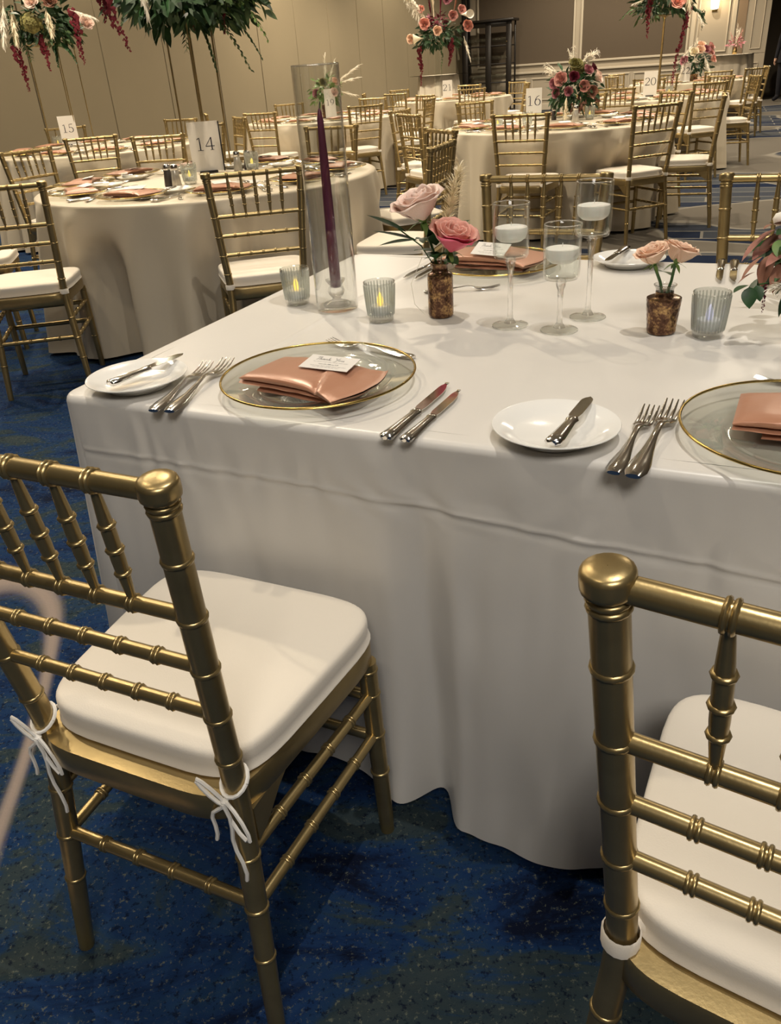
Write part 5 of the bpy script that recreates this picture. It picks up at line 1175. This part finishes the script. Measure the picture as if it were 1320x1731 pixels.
# person at the right edge, seen from behind in the dark doorway
def person():
    bx, by = rp(8.05, -.9)
    J = {'pelvis': (0, 0, .95), 'waist': (0, 0, 1.10), 'chest': (0, .0, 1.32), 'neck': (0, .01, 1.49), 'head0': (0, .02, 1.57), 'head1': (0, .02, 1.68), 'head2': (0, .01, 1.76),
         'lsh': (-.17, 0, 1.42), 'lel': (-.245, -.01, 1.14), 'lwr': (-.25, .06, .90), 'rsh': (.17, 0, 1.42), 'rel': (.235, -.01, 1.14), 'rwr': (.235, .06, .90),
         'lhip': (-.095, 0, .90), 'lkn': (-.10, .01, .50), 'lan': (-.105, -.02, .10), 'ltoe': (-.115, .14, .04), 'rhip': (.095, 0, .90), 'rkn': (.10, .01, .50), 'ran': (.105, -.02, .10), 'rtoe': (.115, .14, .04)}
    Rd = {'pelvis': .15, 'waist': .135, 'chest': .165, 'neck': .06, 'head0': .075, 'head1': .092, 'head2': .07, 'lsh': .075, 'lel': .052, 'lwr': .036, 'rsh': .075, 'rel': .052, 'rwr': .036,
          'lhip': .095, 'lkn': .072, 'lan': .055, 'ltoe': .042, 'rhip': .095, 'rkn': .072, 'ran': .055, 'rtoe': .042}
    E_ = [('pelvis', 'waist'), ('waist', 'chest'), ('chest', 'neck'), ('neck', 'head0'), ('head0', 'head1'), ('head1', 'head2'), ('chest', 'lsh'), ('lsh', 'lel'), ('lel', 'lwr'), ('chest', 'rsh'), ('rsh', 'rel'), ('rel', 'rwr'),
          ('pelvis', 'lhip'), ('lhip', 'lkn'), ('lkn', 'lan'), ('lan', 'ltoe'), ('pelvis', 'rhip'), ('rhip', 'rkn'), ('rkn', 'ran'), ('ran', 'rtoe')]
    for s, w in (('l', -1), ('r', 1)):
        b0 = Vector(J[s+'wr']); J[s+'palm'] = tuple(b0+Vector((0, .015, -.06))); Rd[s+'palm'] = .030; E_.append((s+'wr', s+'palm'))
        for f, (dy, ln) in enumerate(((-.024, .07), (-.008, .082), (.010, .08), (.026, .068))):
            a = s+'f%da' % f; c = s+'f%db' % f; J[a] = tuple(b0+Vector((w*.004, .015+dy, -.06-ln*.6))); J[c] = tuple(b0+Vector((-w*.012, .022+dy, -.06-ln*1.15))); Rd[a] = .0095; Rd[c] = .0075; E_ += [(s+'palm', a), (a, c)]
        a = s+'th'; J[a] = tuple(b0+Vector((-w*.012, .055, -.075))); Rd[a] = .0105; E_.append((s+'palm', a))
    names = list(J); me = bpy.data.meshes.new('body'); me.from_pydata([J[k] for k in names], [(names.index(a), names.index(b_)) for a, b_ in E_], [])
    o = bpy.data.objects.new('body', me); COL.objects.link(o)
    md = o.modifiers.new('skin', 'SKIN'); 
    for i, k in enumerate(names):
        sv = me.skin_vertices[0].data[i]; sv.radius = (Rd[k]*(1.0), Rd[k]*(.75 if k in ('chest', 'waist', 'pelvis') else 1)); sv.use_root = (k == 'pelvis')
    sb = o.modifiers.new('sub', 'SUBSURF'); sb.levels = 2; sb.render_levels = 2
    dg = bpy.context.evaluated_depsgraph_get(); m2 = bpy.data.meshes.new_from_object(o.evaluated_get(dg)); bpy.data.objects.remove(o)
    m2.materials.clear(); m2.materials.append(MT['suit']); m2.materials.append(MT['skin'])
    for p in m2.polygons:
        c = p.center; p.use_smooth = True; p.material_index = 1 if (c.z > 1.50 or (c.z < .885 and abs(c.x) > .2)) else 0
    t = empty('person', (bx, by, 0), RA+R(150), 'person in a black suit standing in the dark doorway at the right edge', 'person')
    b = bpy.data.objects.new('body', m2); COL.objects.link(b); b.parent = t
    MB().lathe([(0, .0), (.05, -.005), (.088, -.05), (.098, -.10), (.096, -.15), (.088, -.17), (.085, -.10), (0, -.02)], 20, (0, -.004, 1.845)).build('hair', MT['hair'], t)
    MB().lathe([(0, -.02), (.010, -.012), (.014, 0), (.009, .02), (0, .03)], 10, (0, .105, 1.69)).build('nose', MT['skin'], t)
    for w in (-1, 1):
        MB().lathe([(0, -.008), (.009, -.004), (.010, 0), (.009, .004), (0, .008)], 10, (w*.034, .088, 1.715)).build('eye', MT['ink'], t)
        MB().lathe([(0, -.03), (.012, -.02), (.016, 0), (.014, .02), (0, .03)], 10, (w*.095, .01, 1.70)).build('ear', MT['skin'], t)
    MB().box(0, .092, 1.645, .045, .012, .010, .003).build('mouth', MT['mauve'], t)
    MB().lathe([(.192, .80), (.175, .95), (.155, 1.08), (.165, 1.15)], 28, mod=lambda a, z: .92+.12*abs(cos(a)), cap=False).build('jacket_hem', MT['suit'], t)
    MB().lathe([(.072, 1.475), (.066, 1.50), (.062, 1.52)], 20, cap=False).build('shirt_collar', MT['card'], t)
person()
